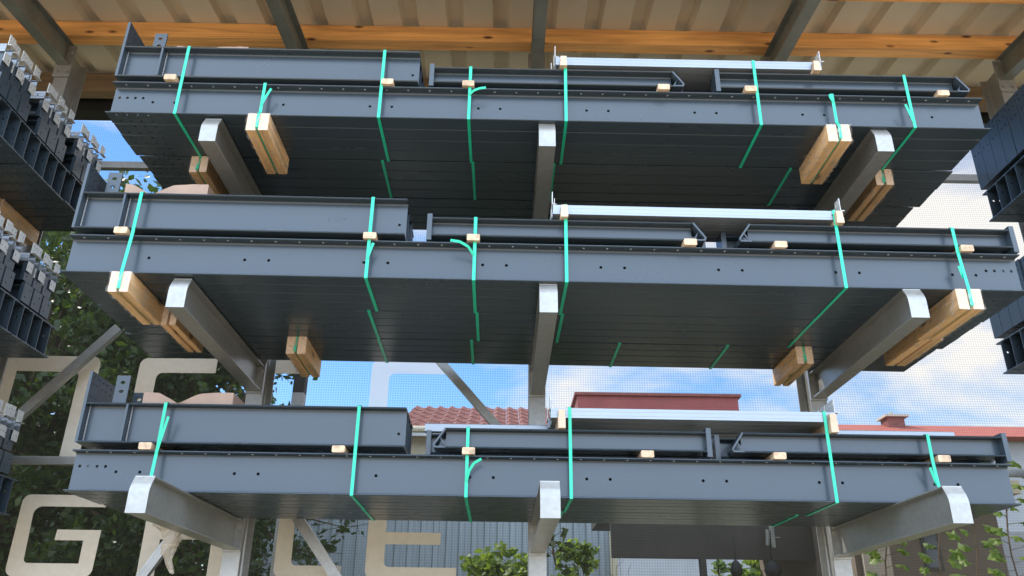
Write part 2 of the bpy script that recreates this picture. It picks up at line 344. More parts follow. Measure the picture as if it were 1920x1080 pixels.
BEAM = {}
BEAM['left'] = beam_meshes(LEN, .2, .1, .0056, .0085, endh+pairs, smallrow, botpat, 'long_left')
BEAM['right'] = beam_meshes(LEN, .2, .1, .0056, .0085, mir(endh+pairs), mir(smallrow), mir(botpat), 'long_right')
BEAM['plain'] = beam_meshes(LEN, .2, .1, .0056, .0085, [], [], [], 'long_plain')
BEAM['short'] = beam_meshes(1.585, .2, .1, .0056, .0085, [(1.55, .075)], [], [], 'short')
BEAM['hea'] = beam_meshes(1.26, .1, .1, .0055, .008, [], [], [], 'slim', .008)

def make_beam(kind, label, loc, rot=(0, 0, 0), cat='steel beam', group=None, name='steel_beam'):
    e = empty(name, label, cat, loc, rot, group)
    web, fl = BEAM[kind]
    child('web', web, e)
    child('flange', fl[0], e); child('flange', fl[1], e)
    return e

# end pieces of the upper beams (shared meshes)
def plate_mesh(key, t, w, z0, z1, holes):   # plate perpendicular to x
    mb = MB(); mb.plate((t/2, 0, 0), (0, 1, 0), (0, 0, 1), t, .0005, w, z0, z1, holes, n=8); return mb.mesh(key, 'paint')
TALL = plate_mesh('tall_end_plate', .014, .0995, 0, .36, [(.03, .235, .006, .006), (.07, .235, .006, .006), (.03, .30, .006, .006), (.07, .30, .006, .006), (.03, .335, .006, .006), (.07, .335, .006, .006)])
STIFF = plate_mesh('stiffener', .010, .045, .0085, .1915, [])
PLT = plate_mesh('end_plate', .024, .0995, -.025, .118, [(.035, .02, .006, .006), (.068, .075, .006, .006)])
PLT2 = plate_mesh('short_end_plate', .022, .091, -.002, .112, [(.03, .03, .005, .005), (.065, .08, .005, .005)])
mb = MB(); mb.plate((0, 0, 0), (1, 0, 0), (0, 0, 1), .008, 0, .068, -.01, .155, [(.034, .070, .012, .009), (.034, .118, .012, .009)]); mb.bar(0, .068, -.004, .05, -.004, 0.004)
TAB = mb.mesh('slotted_tab', 'paint')
mb = MB()
for k_ in range(26): mb.tube([(0, .0, .012+k_*.0068), (0, .0, .0195+k_*.0068)], .0035+.0007*math.sin(k_*2.3), 5)
WELD = mb.mesh('weld_seam', 'weld')
# mitred nose plate of the slim beams: flange turned down at an angle to the lower flange
def nose_mesh():
    mb = MB(); t = .008; a = (0, .1); b = (.060, .010); c = (.045, 0.0)
    pr = [(0, .1), (.004, .1), (.058, .022), (.060, .012), (.052, .0), (0, .0), (0, .008), (.046, .008), (.051, .013), (.049, .019), (0, .090)]
    mb.prism(pr, 0.0, .0995, 'xz'); mb.box(.0, .030, .046, .052, .008, .045)
    mb.prism([(.004, .02), (.012, .02), (.030, .055), (.026, .062)], .02, .026, 'xz')
    return mb.mesh('nose_plate', 'paint')
NOSE = nose_mesh()
def mirrored(me):
    m2 = me.copy(); m2.transform(Matrix.Scale(-1, 4, (1, 0, 0))); m2.flip_normals(); return m2
NOSE_L = mirrored(NOSE)

# galvanized channel with upright brackets at its ends
def channel_mesh(L_):
    mb = MB(); t = .002; h = .048; w_ = .062
    mb.plate((0, t/2, 0), (1, 0, 0), (0, 0, 1), t, 0, L_, t, h, [(.045, .024, .006, .006), (L_-.045, .024, .006, .006)])
    mb.box(0, L_, 0, w_, 0, t); mb.box(0, L_, w_-t, w_, t, h)
    mb.prism([(0, h), (0, h+t), (.010, h+t), (.010, h)], 0, L_, 'yz'); mb.box(0, L_, w_-.010, w_, h, h+t)
    mb.prism([(-.0006, .014), (.0, .012), (0, .02)], 0, L_, 'yz'); mb.prism([(-.0006, .034), (.0, .032), (0, .04)], 0, L_, 'yz')
    return mb.mesh('channel_body', 'galv_new')
CH = channel_mesh(1.43)
mb = MB(); mb.plate((0, 0, 0), (0, 1, 0), (0, 0, 1), .003, 0.004,   .060, .0, .068, [(.018, .045, .005, .005), (.045, .045, .005, .005)], n=8); mb.box(0, .02, .004, .06, -.003, 0)
BRU = mb.mesh('upper_bracket', 'galv_bright')
mb = MB(); mb.plate((0, 0, 0), (0, 1, 0), (0, 0, 1), .003, .004, .060, -.06, .0, [(.018, -.03, .005, .005), (.045, -.03, .005, .005)], n=8)
BRL = mb.mesh('lower_bracket', 'galv_bright')
def make_channel(label, loc, rot, lo, hi, group='galvanized channels lying on the beams'):
    e = empty('galvanized_channel', label, 'steel channel', loc, rot, group)
    child('body', CH, e)
    for x in ([0, 1.43]):
        child('bracket', BRU, e, (x+(-.002 if x == 0 else .002), 0, .052+random.uniform(-.004, .012) if hi else .05))
        if lo: child('bracket', BRL, e, (x+(-.002 if x == 0 else .002), 0, 0))
    return e

def strap_mesh(path, w=.0158, t=.0012):
    """closed loop in yz plane; path list of (y,z); ribbon of width w along x"""
    mb = MB(); n = len(path)
    cy = sum(p[0] for p in path)/n; cz = sum(p[1] for p in path)/n
    outp = []
    for i, p in enumerate(path):
        a = Vector(path[i-1]); b_ = Vector(p); c_ = Vector(path[(i+1) % n])
        n1 = Vector(((b_-a).y, -(b_-a).x)).normalized(); n2 = Vector(((c_-b_).y, -(c_-b_).x)).normalized()
        nn = (n1+n2).normalized()
        if nn.dot(b_-Vector((cy, cz))) < 0: nn = -nn
        outp.append(b_+nn*t*1.3)
    for i in range(n):
        j = (i+1) % n; a, b_, c_, d_ = path[i], path[j], outp[j], outp[i]
        mb.face([(-w/2, *d_), (w/2, *d_), (w/2, *c_), (-w/2, *c_)]); mb.face([(w/2, *a), (-w/2, *a), (-w/2, *b_), (w/2, *b_)])
        mb.face([(w/2, *d_), (w/2, *a), (w/2, *b_), (w/2, *c_)]); mb.face([(-w/2, *a), (-w/2, *d_), (-w/2, *c_), (-w/2, *b_)])
    return mb
def tail_mesh(pts, w=.0125):
    mb = MB(); pts = [Vector(p) for p in pts]; n = len(pts)
    for i in range(n-1):
        a, b_ = pts[i], pts[i+1]; d = (b_-a).normalized(); s_ = d.cross(Vector((0, 1, 0.25))).normalized()*w/2
        for q in (0, .001):
            o = Vector((0, -q, 0)); f = [a-s_+o, a+s_+o, b_+s_+o, b_-s_+o]; mb.face(f if q else f[::-1])
        mb.face([a-s_, b_-s_, b_-s_-Vector((0, .001, 0)), a-s_-Vector((0, .001, 0))]); mb.face([b_+s_, a+s_, a+s_-Vector((0, .001, 0)), b_+s_-Vector((0, .001, 0))])
    return mb

# ------------------------------------------------------------------ wooden pieces
def spacer_block(label, loc, rot, group, w=.062, d=.42, h=.0335, cat='wood spacer'):
    mb = MB(); c = .004
    mb.prism([(-w/2+c, 0), (w/2-c, 0), (w/2, c), (w/2, h-c), (w/2-c, h), (-w/2+c, h), (-w/2, h-c), (-w/2, c)], -.012-random.uniform(0, .01), d, 'xz', 'blockwood')
    o = mb.build('wood_spacer', None, None, loc); o.rotation_euler = rot; return tag(o, label, cat, group)

def crumple(me_obj, amp, sc=18, seed=0):
    for v in me_obj.data.vertices:
        n = noise.noise_vector(Vector(v.co)*sc+Vector((seed, 0, 0))); v.co = Vector(v.co)+Vector((n.x, n.y*.6, n.z))*amp
def grid_box(mb, x0, x1, y0, y1, z0, z1, nx, ny, nz, skip=()):
    def g(f, n1, n2):
        for i in range(n1):
            for j in range(n2): mb.face([f(i/n1, j/n2), f((i+1)/n1, j/n2), f((i+1)/n1, (j+1)/n2), f(i/n1, (j+1)/n2)])
    X = lambda a: x0+(x1-x0)*a
    Y = lambda a: y0+(y1-y0)*a
    Z = lambda a: z0+(z1-z0)*a
    g(lambda a, b: (X(a), y0, Z(b)), nx, nz); g(lambda a, b: (X(a), Y(b), z0), nx, ny)
    g(lambda a, b: (x0, Y(a), Z(b)), ny, nz); g(lambda a, b: (x1, Y(a), Z(b)), ny, nz)
    if 'top' not in skip: g(lambda a, b: (X(a), Y(b), z1), nx, ny)
    if 'back' not in skip: g(lambda a, b: (X(a), y1, Z(b)), nx, nz)

def bearer(label, loc, rot, w, film=True, d=.41, h=.104, card=False, seed=0):
    e = empty('timber_bearer', label, 'timber bearer', loc, rot, 'timber bearers strapped below the bundles')
    pw = w/2-.0075
    for k_, x in enumerate((-w/2, .0075)):
        mb = MB(); c = .003; y0 = -.014-.003*k_
        mb.prism([(x+c, -h), (x+pw-c, -h), (x+pw, -h+c), (x+pw, -.001-c), (x+pw-c, -.001), (x+c, -.001), (x, -.001-c), (x, -h+c)], y0, d, 'xz', 'plank')
        mb.mats.append('endgrain'); n = len(mb.f); mb.mi[n-1] = 1; mb.mi[n-2] = 1
        mb.build('plank', None, e)
    if film:
        mb = MB(); grid_box(mb, -w/2-.004, w/2+.004, -.022, d*.97, -h-.004, -.002, 10, 30, 8, ('top', 'back'))
        o = mb.build('plastic_film', 'film', e, smooth=True)
        me = o.data; bm = bmesh.new(); bm.from_mesh(me); bmesh.ops.remove_doubles(bm, verts=bm.verts, dist=1e-5); bm.to_mesh(me); bm.free()
        for p in me.polygons: p.use_smooth = True
        crumple(o, .007, 30, seed)
        for v in o.data.vertices:
            if v.co.z > -.003: v.co.z = -.003
            v.co.y = min(v.co.y, d)
    return e

# ------------------------------------------------------------------ one rack level
LV = [dict(n='lowest', d=3.9775, h=.6738+CAM_Z, L=-2.0914, y=.0212, t=-.0016, nb=2, kind='left'),
      dict(n='middle', d=3.5166, h=1.6015+CAM_Z, L=-2.0973, y=.0237, t=-.0055, nb=3, kind='right'),
      dict(n='topmost', d=3.5125, h=2.515+CAM_Z, L=-2.0883, y=.0017, t=-.0087, nb=3, kind='left')]
GAP = .4143; PITCH = .1025
ROW = ['nearest', 'second', 'third']
def frame(i):
    l = LV[i]; yaw = math.atan2(2*l['y'], LEN); til = math.atan2(2*l['t'], LEN)
    Rm = Matrix.Rotation(yaw, 4, 'Z') @ Matrix.Rotation(-til, 4, 'Y')
    O = Vector((l['L'], l['d']-l['y'], l['h']-l['t']))
    def W(u, y, z): return O+(Rm @ Vector((u, y, z)))
    return W, Rm.to_euler()

def hull_strap(i, u, pts, label, tail=None):
    W, rot = frame(i)
    mb = strap_mesh(pts)
    o = mb.build('strap', 'strap', None, W(u, 0, 0)); o.name = 'packing_strap'; o.rotation_euler = rot
    tag(o, label, 'packing strap', 'green packing straps')
    if tail:
        t_ = tail_mesh(tail).build('loose_end', 'strap', o)
    return o

for i, l in enumerate(LV):
    W, rot = frame(i); T = l['n']
    for b in range(l['nb']):
        xo = [0, .012, -.02][b] if i != 1 else [0, -.006, -.035][b]
        for k_ in range(4):
            lab = f"long grey beam, {T} tier, middle bay, " + (f"{ORD[k_]} from the front of its {ROW[b]} bundle" if not (b == 0 and k_ == 0) else 'frontmost, its web facing the viewer')
            make_beam(l['kind'] if (b == 0 or l['kind']) else 'plain', lab, W(xo+random.uniform(-.003, .003)*(k_ > 0), b*GAP+k_*PITCH, (0, .0006, .0002, .0008)[k_]), rot, group='long steel beams of the middle bay')
    # upper layer ---------------------------------------------------------
    z1 = .235
    for k_ in range(4):
        xo = random.uniform(-.003, .003)*(k_ > 0)
        e = make_beam('short', f"short beam with tall end plate on the {T} tier, {ORD[k_]} from the front", W(xo+.014, k_*PITCH, z1), rot, group='short beams with tall end plates')
        child('end_plate', TALL, e, (-.014, 0, 0)); child('stiffener', STIFF, e, (.20, 0.001, 0))
        if k_ == 0 and i == 1: SWT_BEAM = e
        if k_ == 0:
            child('weld_seam', WELD, e, (.214, .044, 0)); child('weld_seam', WELD, e, (.004, .044, 0))
        if k_ in (1, 2):
            child('slotted_tab', TAB, e, ((.095 if i == 2 else .05 if i == 1 else .08)+.055*(k_-1), .0, .2145 - .06*(k_-1)))
    # slim beams right
    A0, A1 = {2: (1.684, 2.955), 1: (1.728, 3.005), 0: (1.80, 3.089)}[i]
    B0, B1 = {2: (3.206, 4.475), 1: (3.285, 4.57), 0: (3.272, 4.57)}[i]
    for nm, x0, x1, lp, rp in (('left', A0, A1, i != 0, i == 0), ('right', B0, B1, i == 2, i != 2)):
        for b in range(2 if i else 1):
            for k_ in range(3):
                lab = f"slim {nm} beam on the {T} tier, {ORD[k_]} from the front of its {ROW[b]} pack"
                sh = random.uniform(-.006, .006)*(k_ > 0)
                if b == 1: sh += -.03 if nm == 'right' else .02
                e = make_beam('hea', lab, W(x0+sh, b*GAP+k_*.130, z1), rot, group='slim beams with end plates')
                xa_, xb_, lq, rq = x0, x1, lp, rp
                if k_ % 2:
                    if not rp: xa_, xb_ = x0+.036, x1+.062
                    else: xa_, xb_ = x0-.085, x1-.04
                    lq, rq = not lp, not rp
                    e.location = W(xa_+sh, b*GAP+k_*.130, z1)
                sc = (xb_-xa_)/1.26
                for ch in e.children: ch.scale.x = sc
                Ln = xb_-xa_
                if lq: child('end_plate', PLT, e, (-.024, 0, 0))
                else: child('nose_plate', NOSE_L, e, (0, 0, 0))
                if rq: child('end_plate', PLT, e, (Ln, 0, 0))
                else: child('nose_plate', NOSE, e, (Ln, 0, 0))
    # wood spacers
    us = {2: [.303, 1.443, 1.869, 2.90, 3.359, 4.381], 1: [.246, 1.434, 1.932, 2.98, 3.42, 4.329], 0: [.352, 1.284, 1.916, 2.791, 3.438, 4.251]}[i]
    nb_ = ['under the left end of the short beams', 'under the right end of the short beams', 'under the left end of the left slim beams', 'under the right end of the left slim beams', 'under the left end of the right slim beams', 'under the right end of the right slim beams']
    for u, t_ in zip(us, nb_):
        spacer_block(f"small pale wood spacer {t_}, {T} tier", W(u, 0, .2002), rot, 'wood spacers between the beam layers')
    # galvanized channels
    gz = {2: .362, 1: .366, 0: .394}[i]; g0 = 2.325
    zt = .3352
    for u, t_ in ((2.372, 'left'), (3.725, 'right')):
        mb = MB(); mb.box(-.018, .018, -.03, .30, 0, gz-zt-.0004, 'blockwood', 'endgrain', 1); mb.box(-.016, .016, -.03, -.004, gz-zt, gz-zt+.035, 'blockwood', 'endgrain', 1)
        o = mb.build('wood_spacer', None, None, W(u, 0, zt)); o.rotation_euler = rot
        tag(o, f"narrow wood spacer under the {t_} end of the galvanized channels, {T} tier", 'wood spacer', 'wood spacers under the channels')
    for k_ in range(4):
        make_channel(f"shiny galvanized channel with end brackets on the {T} tier, {ORD[k_]} from the front", W(g0+random.uniform(-.008, .008), k_*.068, gz), rot, False, True)
    if i != 2:
        ul0, ul1 = (1.67, 4.50) if i == 0 else (3.80, 4.45)
        mb = MB(); mb.bar(ul0, ul1, 0, .04, 0, .045, .003, 'galv_new')
        o = mb.build('galvanized_bar', None, None, W(0, .29, .385 if i == 0 else .3352)); o.rotation_euler = rot
        tag(o, f"long galvanized square bar lying behind the channels on the {T} tier", 'steel bar')
        if i == 0:
            for u_, t_ in ((2.2, 'left'), (3.9, 'right')):
                mb = MB(); mb.box(0, .06, .27, .34, 0, .0495, 'blockwood')
                o = mb.build('wood_spacer', None, None, W(u_, 0, .3352)); o.rotation_euler = rot; tag(o, f'{t_} wood block carrying the long galvanized bar on the lowest tier', 'wood spacer')
    # straps --------------------------------------------------------------
    zz = -.0; bk = 3*PITCH+.1022
    def full(top, yb=None): return [(-.002, -.002), (-.002, .2), (-.002, top), (.01, top+.006), ((yb or bk)-.01, top+.006), (yb or bk, top), (bk, .2), (bk, -.002)]
    def galvp(y0=0): return [(-.002, -.002), (-.002, .2), (-.002, .337), (-.004, gz+.004), (-.002, gz+.052), (.008, gz+.056), (.27, gz+.056), (bk, .34), (bk, -.002)]
    spec = {2: [('S', .36), ('S', 1.412), ('A', 1.878), ('G', 2.383), ('G', 3.395), ('B', 4.195)],
            1: [('S', .299), ('S', 1.432), ('A', 1.94), ('G', 2.380), ('G', 3.710), ('B', 4.286)],
            0: [('S', .408), ('S', 1.365), ('A', 1.910), ('G', 2.414), ('G', 3.693), ('B', 4.196)]}[i]
    tw_ = {2: {2: [(.0, -.006, .15), (.02, -.02, .165), (.05, -.03, .172), (.085, -.034, .176)], 5: [(-.004, -.006, .03), (-.02, -.014, .08), (-.036, -.02, .13)]},
           1: {1: [(.0, -.006, .10), (.012, -.012, .14), (.024, -.018, .175)], 2: [(-.005, -.006, .13), (-.03, -.03, .16), (-.07, -.045, .178), (-.115, -.05, .182)], 5: [(-.004, -.006, .06), (-.018, -.014, .12)]},
           0: {0: [(0, -.006, .18), (.014, -.016, .25), (.034, -.026, .36)], 2: [(0, -.006, .07), (.012, -.02, .12), (.035, -.03, .155), (.07, -.035, .175)], 5: [(-.004, -.006, .09), (-.016, -.012, .13), (-.028, -.018, .17)]}}[i]
    low = {1: (0, 5), 2: (), 0: (0, 5)}[i]
    names = ['around the left end of the short beams', 'around the right end of the short beams', 'around the left end of the slim beams', 'over the left end of the channels', 'over the right end of the channels', 'around the right end of the slim beams']
    for q, (ty, u) in enumerate(spec):
        P_ = full(.4355) if ty == 'S' else galvp() if ty == 'G' else full(.3355)
        if q in low:
            P_ = [(-.005, -.088), (-.019, -.086), (-.021, -.01)] + P_[1:-1] + [(bk+.006, -.088)]
        hull_strap(i, u, P_, f"green packing strap {names[q]}, {T} tier", tw_.get(q))
    # straps of the rear bundles and low ones
    rear = {2: [(1, .355), (1, 1.378), (1, 1.887), (1, 2.345), (1, 3.681), (1, 4.19)], 1: [(1, 1.389), (1, 1.949), (1, 2.392), (1, 3.709), (2, .93), (2, 1.387), (2, 1.911), (2, 2.749), (2, 3.364), (2, 3.79)],
            0: [(1, 1.361), (1, 1.912), (1, 2.401), (1, 3.64)]}[i]
    cnt = {}
    for b, u in rear:
        cnt[b] = cnt.get(b, 0)+1; o0 = b*GAP
        dz = -.088 if (b, u) in ((1, .355), (2, .93), (2, 3.79), (1, 4.19)) else -.002
        dy = -.021 if dz < -.05 else -.002
        P_ = [(o0+dy, dz), (o0-.002, -.001), (o0-.002, .202), (o0+bk, .202), (o0+bk+.001, dz)]
        hull_strap(i, u, P_, f"dark green strap under the {ROW[b]} bundle of the {T} tier, {ORD[cnt[b]-1]} from the left")
    if i == 2:
        for u, nm, tl in ((.80, 'left', [(0, -.006, .06), (.02, -.012, .11), (.042, -.018, .155)]), (3.79, 'right', [(0, -.006, .15), (-.016, -.012, .17), (-.017, -.014, .19)])):
            P_ = [(-.005, -.088), (-.019, -.086), (-.021, -.01), (-.002, .02), (-.002, .202), (bk, .202), (bk+.006, -.088)]
            hull_strap(i, u, P_, f"short green strap holding the {nm} front timber bearer to the topmost bundle", tl)
    # bearers
    bl = {2: [(0, .80, .112, 'left'), (0, 3.785, .118, 'right'), (1, .36, .096, 'left'), (1, 4.195, .096, 'right')],
          1: [(0, .297, .094, 'left'), (1, .378, .080, 'left'), (2, .935, .108, 'left'), (2, 3.79, .092, 'right'), (0, 4.283, .118, 'right'), (1, 4.30, .11, 'right')],
          0: [(0, .40, .09, 'left'), (0, 4.17, .09, 'right')]}[i]
    for b, u, w_, nm in bl:
        bearer(f"film-wrapped timber bearer under the {nm} end of the {ROW[b]} bundle, {T} tier", W(u, b*GAP, 0), rot, w_, True, d=.405, seed=b*7+i)
    # wrapped parcel on the short beams
    if True:
        u0, u1, up_, hz = {2: (.27, .66, .40, .032), 1: (.19, .60, .325, .068), 0: (.27, .72, .45, .062)}[i]
        mb = MB(); nx = 28
        def zt_(u):
            a = min(1, abs(u-up_)/.10); return .008+hz*(a**.8)*(.75+.25*min(1, abs(u-up_)/.2))
        prof = [u0+(u1-u0)*k_/nx for k_ in range(nx+1)]
        y0_, y1_ = .045, .37
        for k_ in range(nx):
            a, b2 = prof[k_], prof[k_+1]; za, zb = zt_(a), zt_(b2); n1 = .004*noise.noise(Vector((a*30, i, 0))); n2 = .004*noise.noise(Vector((b2*30, i, 0)))
            mb.face([(a, y0_+n1, 0), (b2, y0_+n2, 0), (b2, y0_+n2-.004, zb), (a, y0_+n1-.004, za)])
            mb.face([(a, y0_+n1-.004, za), (b2, y0_+n2-.004, zb), (b2, y1_, zb), (a, y1_, za)])
            mb.face([(b2, y1_, 0), (a, y1_, 0), (a, y1_, za), (b2, y1_, zb)])
            mb.face([(a, y0_+n1, 0), (a, y1_, 0), (b2, y1_, 0), (b2, y0_+n2, 0)])
        mb.face([(u0, y1_, 0), (u0, y0_, 0), (u0, y0_, zt_(u0)), (u0, y1_, zt_(u0))]); mb.face([(u1, y0_, 0), (u1, y1_, 0), (u1, y1_, zt_(u1)), (u1, y0_, zt_(u1))])
        o = mb.build('cardboard_parcel', 'card', None, W(0, 0, .4356)); o.rotation_euler = rot
        tag(o, f"brown cardboard parcel pinched by a strap on the short beams, {T} tier", 'cardboard parcel')

for k_, (ch_, du) in enumerate((('S', 0), ('W', .030), ('T', .072))):
    W, rot = frame(1)
    fc = bpy.data.curves.new('stamped_mark', 'FONT'); fc.body = ch_; fc.size = .034; fc.extrude = .0009; fc.materials.append(M['paint'])
    to = bpy.data.objects.new('stamp_source', fc); C.objects.link(to); bpy.context.view_layer.update()
    me = bpy.data.meshes.new_from_object(to.evaluated_get(bpy.context.evaluated_depsgraph_get())); bpy.data.objects.remove(to)
    o = bpy.data.objects.new('stamped_mark', me); C.objects.link(o)
    o.parent = SWT_BEAM; o.location = (1.195+du, .0470, .085); o.rotation_euler = (PI/2, 0, 0)

# ------------------------------------------------------------------ neighbouring bays
def neighbour_left(i, X1, y0s):
    l = LV[i]; T = l['n']
    for b, y0 in enumerate(y0s):
        xo = X1+random.uniform(-.01, .01)
        for k_ in range(4):
            make_beam('right', f"long beam in left bay, {T} tier, {ORD[k_]} from front of its {ROW[b]} bundle", (xo-LEN, y0+k_*PITCH, l['h']+(0 if i else -.0)), group='long steel beams of the left bay')
        for r in range(2):
            for k_ in range(3):
                e = make_beam('hea', f"slim beam, left bay, {T} tier, {['lower', 'upper'][r]} row, {ORD[k_]} from front in {ROW[b]} pack", (xo-1.285-.02*r, y0+k_*.106, l['h']+.215+r*.130), group='slim beams of the left bay')
                child('end_plate', PLT2, e, (1.26, 0, 0))
        for k_ in range(5):
            make_channel(f"galvanized channel, left bay, {T} tier, {ORD[k_]} from front on {ROW[b]} pack", (xo-1.446-.012*(k_ % 2), y0-.01+k_*.066, l['h']+.459), (0, 0, 0), True, True, 'galvanized channels of the left bay')
        for dx, zz_, hh, dd, t_ in ((-.30, .4575, .0012, .36, 'under the channels'), (-.32, .2001, .0148, .4, 'below the slim beams'), (-.36, .3153, .0294, .32, 'between the slim rows')):
            mb = MB(); mb.box(0, .06, 0, dd, 0, hh, 'blockwood')
            tag(mb.build('wood_spacer', None, None, (xo+dx, y0, l['h']+zz_)), f"wood spacer {t_} in the left bay's {ROW[b]} pack, {T} tier", 'wood spacer')
        e = bearer(f"timber bearer under the left bay's {ROW[b]} bundle, {T} tier", (xo-.42, y0, l['h']-.0005), (0, 0, 0), .11, True, seed=b+31)
neighbour_left(2, -2.745, [3.60, 4.02, 4.43])
neighbour_left(1, -2.79, [3.52, 3.93, 4.345])
neighbour_left(0, -2.80, [3.97, 4.385])
def neighbour_right(i, X0, y0s):
    l = LV[i]; T = l['n']
    for b, y0 in enumerate(y0s):
        xo = X0+random.uniform(-.006, .006)
        for k_ in range(4):
            make_beam('left', f"long beam in right bay, {T} tier, {ORD[k_]} from front of its {ROW[b]} bundle", (xo, y0+k_*PITCH, l['h']), group='long steel beams of the right bay')
        for k_ in range(4):
            e = make_beam('short', f"tall-plated short beam, right bay, {T} tier, {ORD[k_]} from front of {ROW[b]} pack", (xo+.014, y0+k_*PITCH, l['h']+.235), group='short beams of the right bay')
            child('end_plate', TALL, e, (-.014, 0, 0))
        mb = MB(); mb.box(0, .06, 0, .40, 0, .0345, 'blockwood')
        tag(mb.build('wood_spacer', None, None, (xo+.3, y0, l['h']+.2002)), f"wood spacer in the right bay's {ROW[b]} bundle, {T} tier", 'wood spacer')
neighbour_right(2, 3.05, [3.70, 4.115])
neighbour_right(1, 3.085, [3.57, 3.985, 4.40])
neighbour_right(0, 3.13, [3.99, 4.405])

# ------------------------------------------------------------------ rack columns with arms
X0, SP, U, TIP = .1958, 1.7301, 4.848, 3.504
mb = MB(); tf, tw_, hw = .0085, .006, .05
COLH = 5.63
def col_mesh():
    mb = MB()
    hs = [(0+sx*.031, z, .0062, .0062) for z in [.35+k_*.469 for k_ in range(11)] for sx in (-1, 1)]
    mb.plate((0, tf/2, 0), (1, 0, 0), (0, 0, 1), tf, -hw, hw, 0, COLH, hs, n=10)
    mb.box(-hw, hw, .2-tf, .2, 0, COLH); mb.box(-tw_/2, tw_/2, tf, .2-tf, 0, COLH)
    for sx in (-1, 1):
        for y, sy in ((tf, 1), (.2-tf, -1)): mb.prism([(sx*tw_/2, y), (sx*(tw_/2+.011), y), (sx*(tw_/2+.003), y+sy*.003), (sx*tw_/2, y+sy*.011)], 0, COLH, 'xy')
    return mb.mesh('column_shaft', 'galv')
COL = col_mesh()
def arm_meshes():
    Ln = U-TIP-.012; h = .161; w_ = .083; t = .007; cz = .056; cy = .034
    mb = MB()   # local: y from 0 (root) to -Ln (tip); z 0 top
    mb.box(-w_/2, w_/2, -Ln+cy, 0, -t, -.0008); mb.box(-w_/2, w_/2, -Ln+.004, 0, -h, -h+t)
    mb.prism([(-Ln+.008, -cz), (-Ln+cy, -t), (0, -t), (0, -h+t), (-Ln+.008, -h+t)], -.003, .003, 'yz')
    body = mb.mesh('arm_body', 'galv')
    mb = MB(); t2 = .005
    arc = []
    c_ = (-Ln+.03, -cz)
    pr_o = [(-Ln+cy+.004, 0), (-Ln+.013, -cz+.018), (-Ln+.0085, -cz+.009), (-Ln+.0045, -cz), (-Ln+.0018, -cz-.010), (-Ln, -cz-.022), (-Ln, -h), (-Ln+t2, -h), (-Ln+t2, -cz-.013), (-Ln+.008, -cz+.002), (-Ln+.015, -cz+.010), (-Ln+cy+.004, -t)]
    mb.prism(pr_o, -w_/2-.001, w_/2+.001, 'yz')
    cap = mb.mesh('arm_tip', 'galv')
    mb = MB(); mb.box(-.050, .050, 0, .012, -h-.012, .02)
    mb.box(-.050, .050, -.004, 0, -h-.012, -h-.004); mb.box(.046, .050, -.006, 0, -h-.004, .02); mb.box(-.050, -.046, -.006, 0, -h-.004, .02)
    pl = mb.mesh('root_plate', 'galv')
    mb = MB()
    mb.tube([(0, -.006, 0), (0, -.0005, 0)], .016, 12); mb.tube([(0, -.016, 0), (0, -.0061, 0)], .0125, 6)
    bo = mb.mesh('bolt', 'bolt')
    mb = MB()
    return body, cap, pl, bo
ARM = arm_meshes()
colname = {-2: 'far left column at the left bay', -1: 'left column', 0: 'middle column', 1: 'right column', 2: 'far right column at the right bay'}
for k_ in range(-3, 4):
    if k_ in (-3, 3): lab = f"galvanized steel rack column outside the {'left' if k_ < 0 else 'right'} edge"
    else: lab = f"galvanized steel rack column with cantilever arms, the {colname[k_]}"
    e = empty('rack_column', lab, 'rack column', (X0+k_*SP, U, 0), group='steel rack columns')
    cs = child('shaft', COL, e)
    for i, l in enumerate(LV):
        a = child('arm', ARM[0], e, (0, -.012, l['h']-.0015))
        child('arm_tip', ARM[1], a); child('root_plate', ARM[2], a); child('bolt', ARM[3], a, (-.031, 0, -.035)); child('bolt', ARM[3], a, (.031, 0, -.035))
    mb = MB(); mb.box(-.12, .12, -.03, .23, .0, .02); mb.build('base_plate', 'galv', e)

# rafters
SL = .1
def rafter(k_):
    mb = MB(); h = .185; w_ = .085; t = .008; y0, y1 = -2.0, -.014
    def z(y): return SL*y
    for za, zb in ((-t, 0), (-h, -h+t)):
        mb.prism([(y0, z(y0)+za), (y1, z(y1)+za), (y1, z(y1)+zb), (y0, z(y0)+zb)], -w_/2, w_/2, 'yz')
    mb.prism([(y0, z(y0)-h+t), (y1, z(y1)-h+t), (y1, z(y1)-t), (y0, z(y0)-t)], -.003, .003, 'yz')
    zc = 4.046+CAM_Z+SL*(U-4.716)+.012
    e = empty('roof_rafter', f"grey steel roof rafter above the {colname.get(k_, 'outermost left column' if k_ < 0 else 'outermost right column')}", 'roof rafter', (X0+k_*SP, U, zc), group='roof rafters')
    mb.build('beam', 'galv_dark', e)
    mb = MB(); mb.box(-.062, .062, -.0135, -.0015, -h-.105, -.012)
    mb.build('end_plate', 'galv', e)
    for sx in (-.036, .036):
        for zb_ in (-h-.065, -.07): child('bolt', ARM[3], e, (sx, -.0145, zb_))
for k_ in range(-3, 4): rafter(k_)

# purlins
def purlin(y, label, m='purlin', zoff=0.0, h=.13, d=.104):
    zb = 4.046+CAM_Z+SL*(y-4.716)+.014+zoff
    mb = MB(); c = .003
    mb.prism([(c, 0), (d-c, 0), (d, c), (d, h+SL*d), (0, h), (0, c)], 0, 15, 'yz', m)
    o = mb.build('roof_purlin', None, None, (-7.3, y, zb)); tag(o, label, 'roof purlin', 'timber roof purlins'); return o
purlin(4.716, 'long orange glazed timber purlin running across the whole roof')
purlin(4.085, 'orange timber purlin at the top edge of the view, nearest one seen')
purlin(3.45, 'orange timber purlin overhead nearer the eave')
o = purlin(5.37, 'weathered brown timber purlin behind the column tops', 'oldwood', zoff=-.06, h=.175)
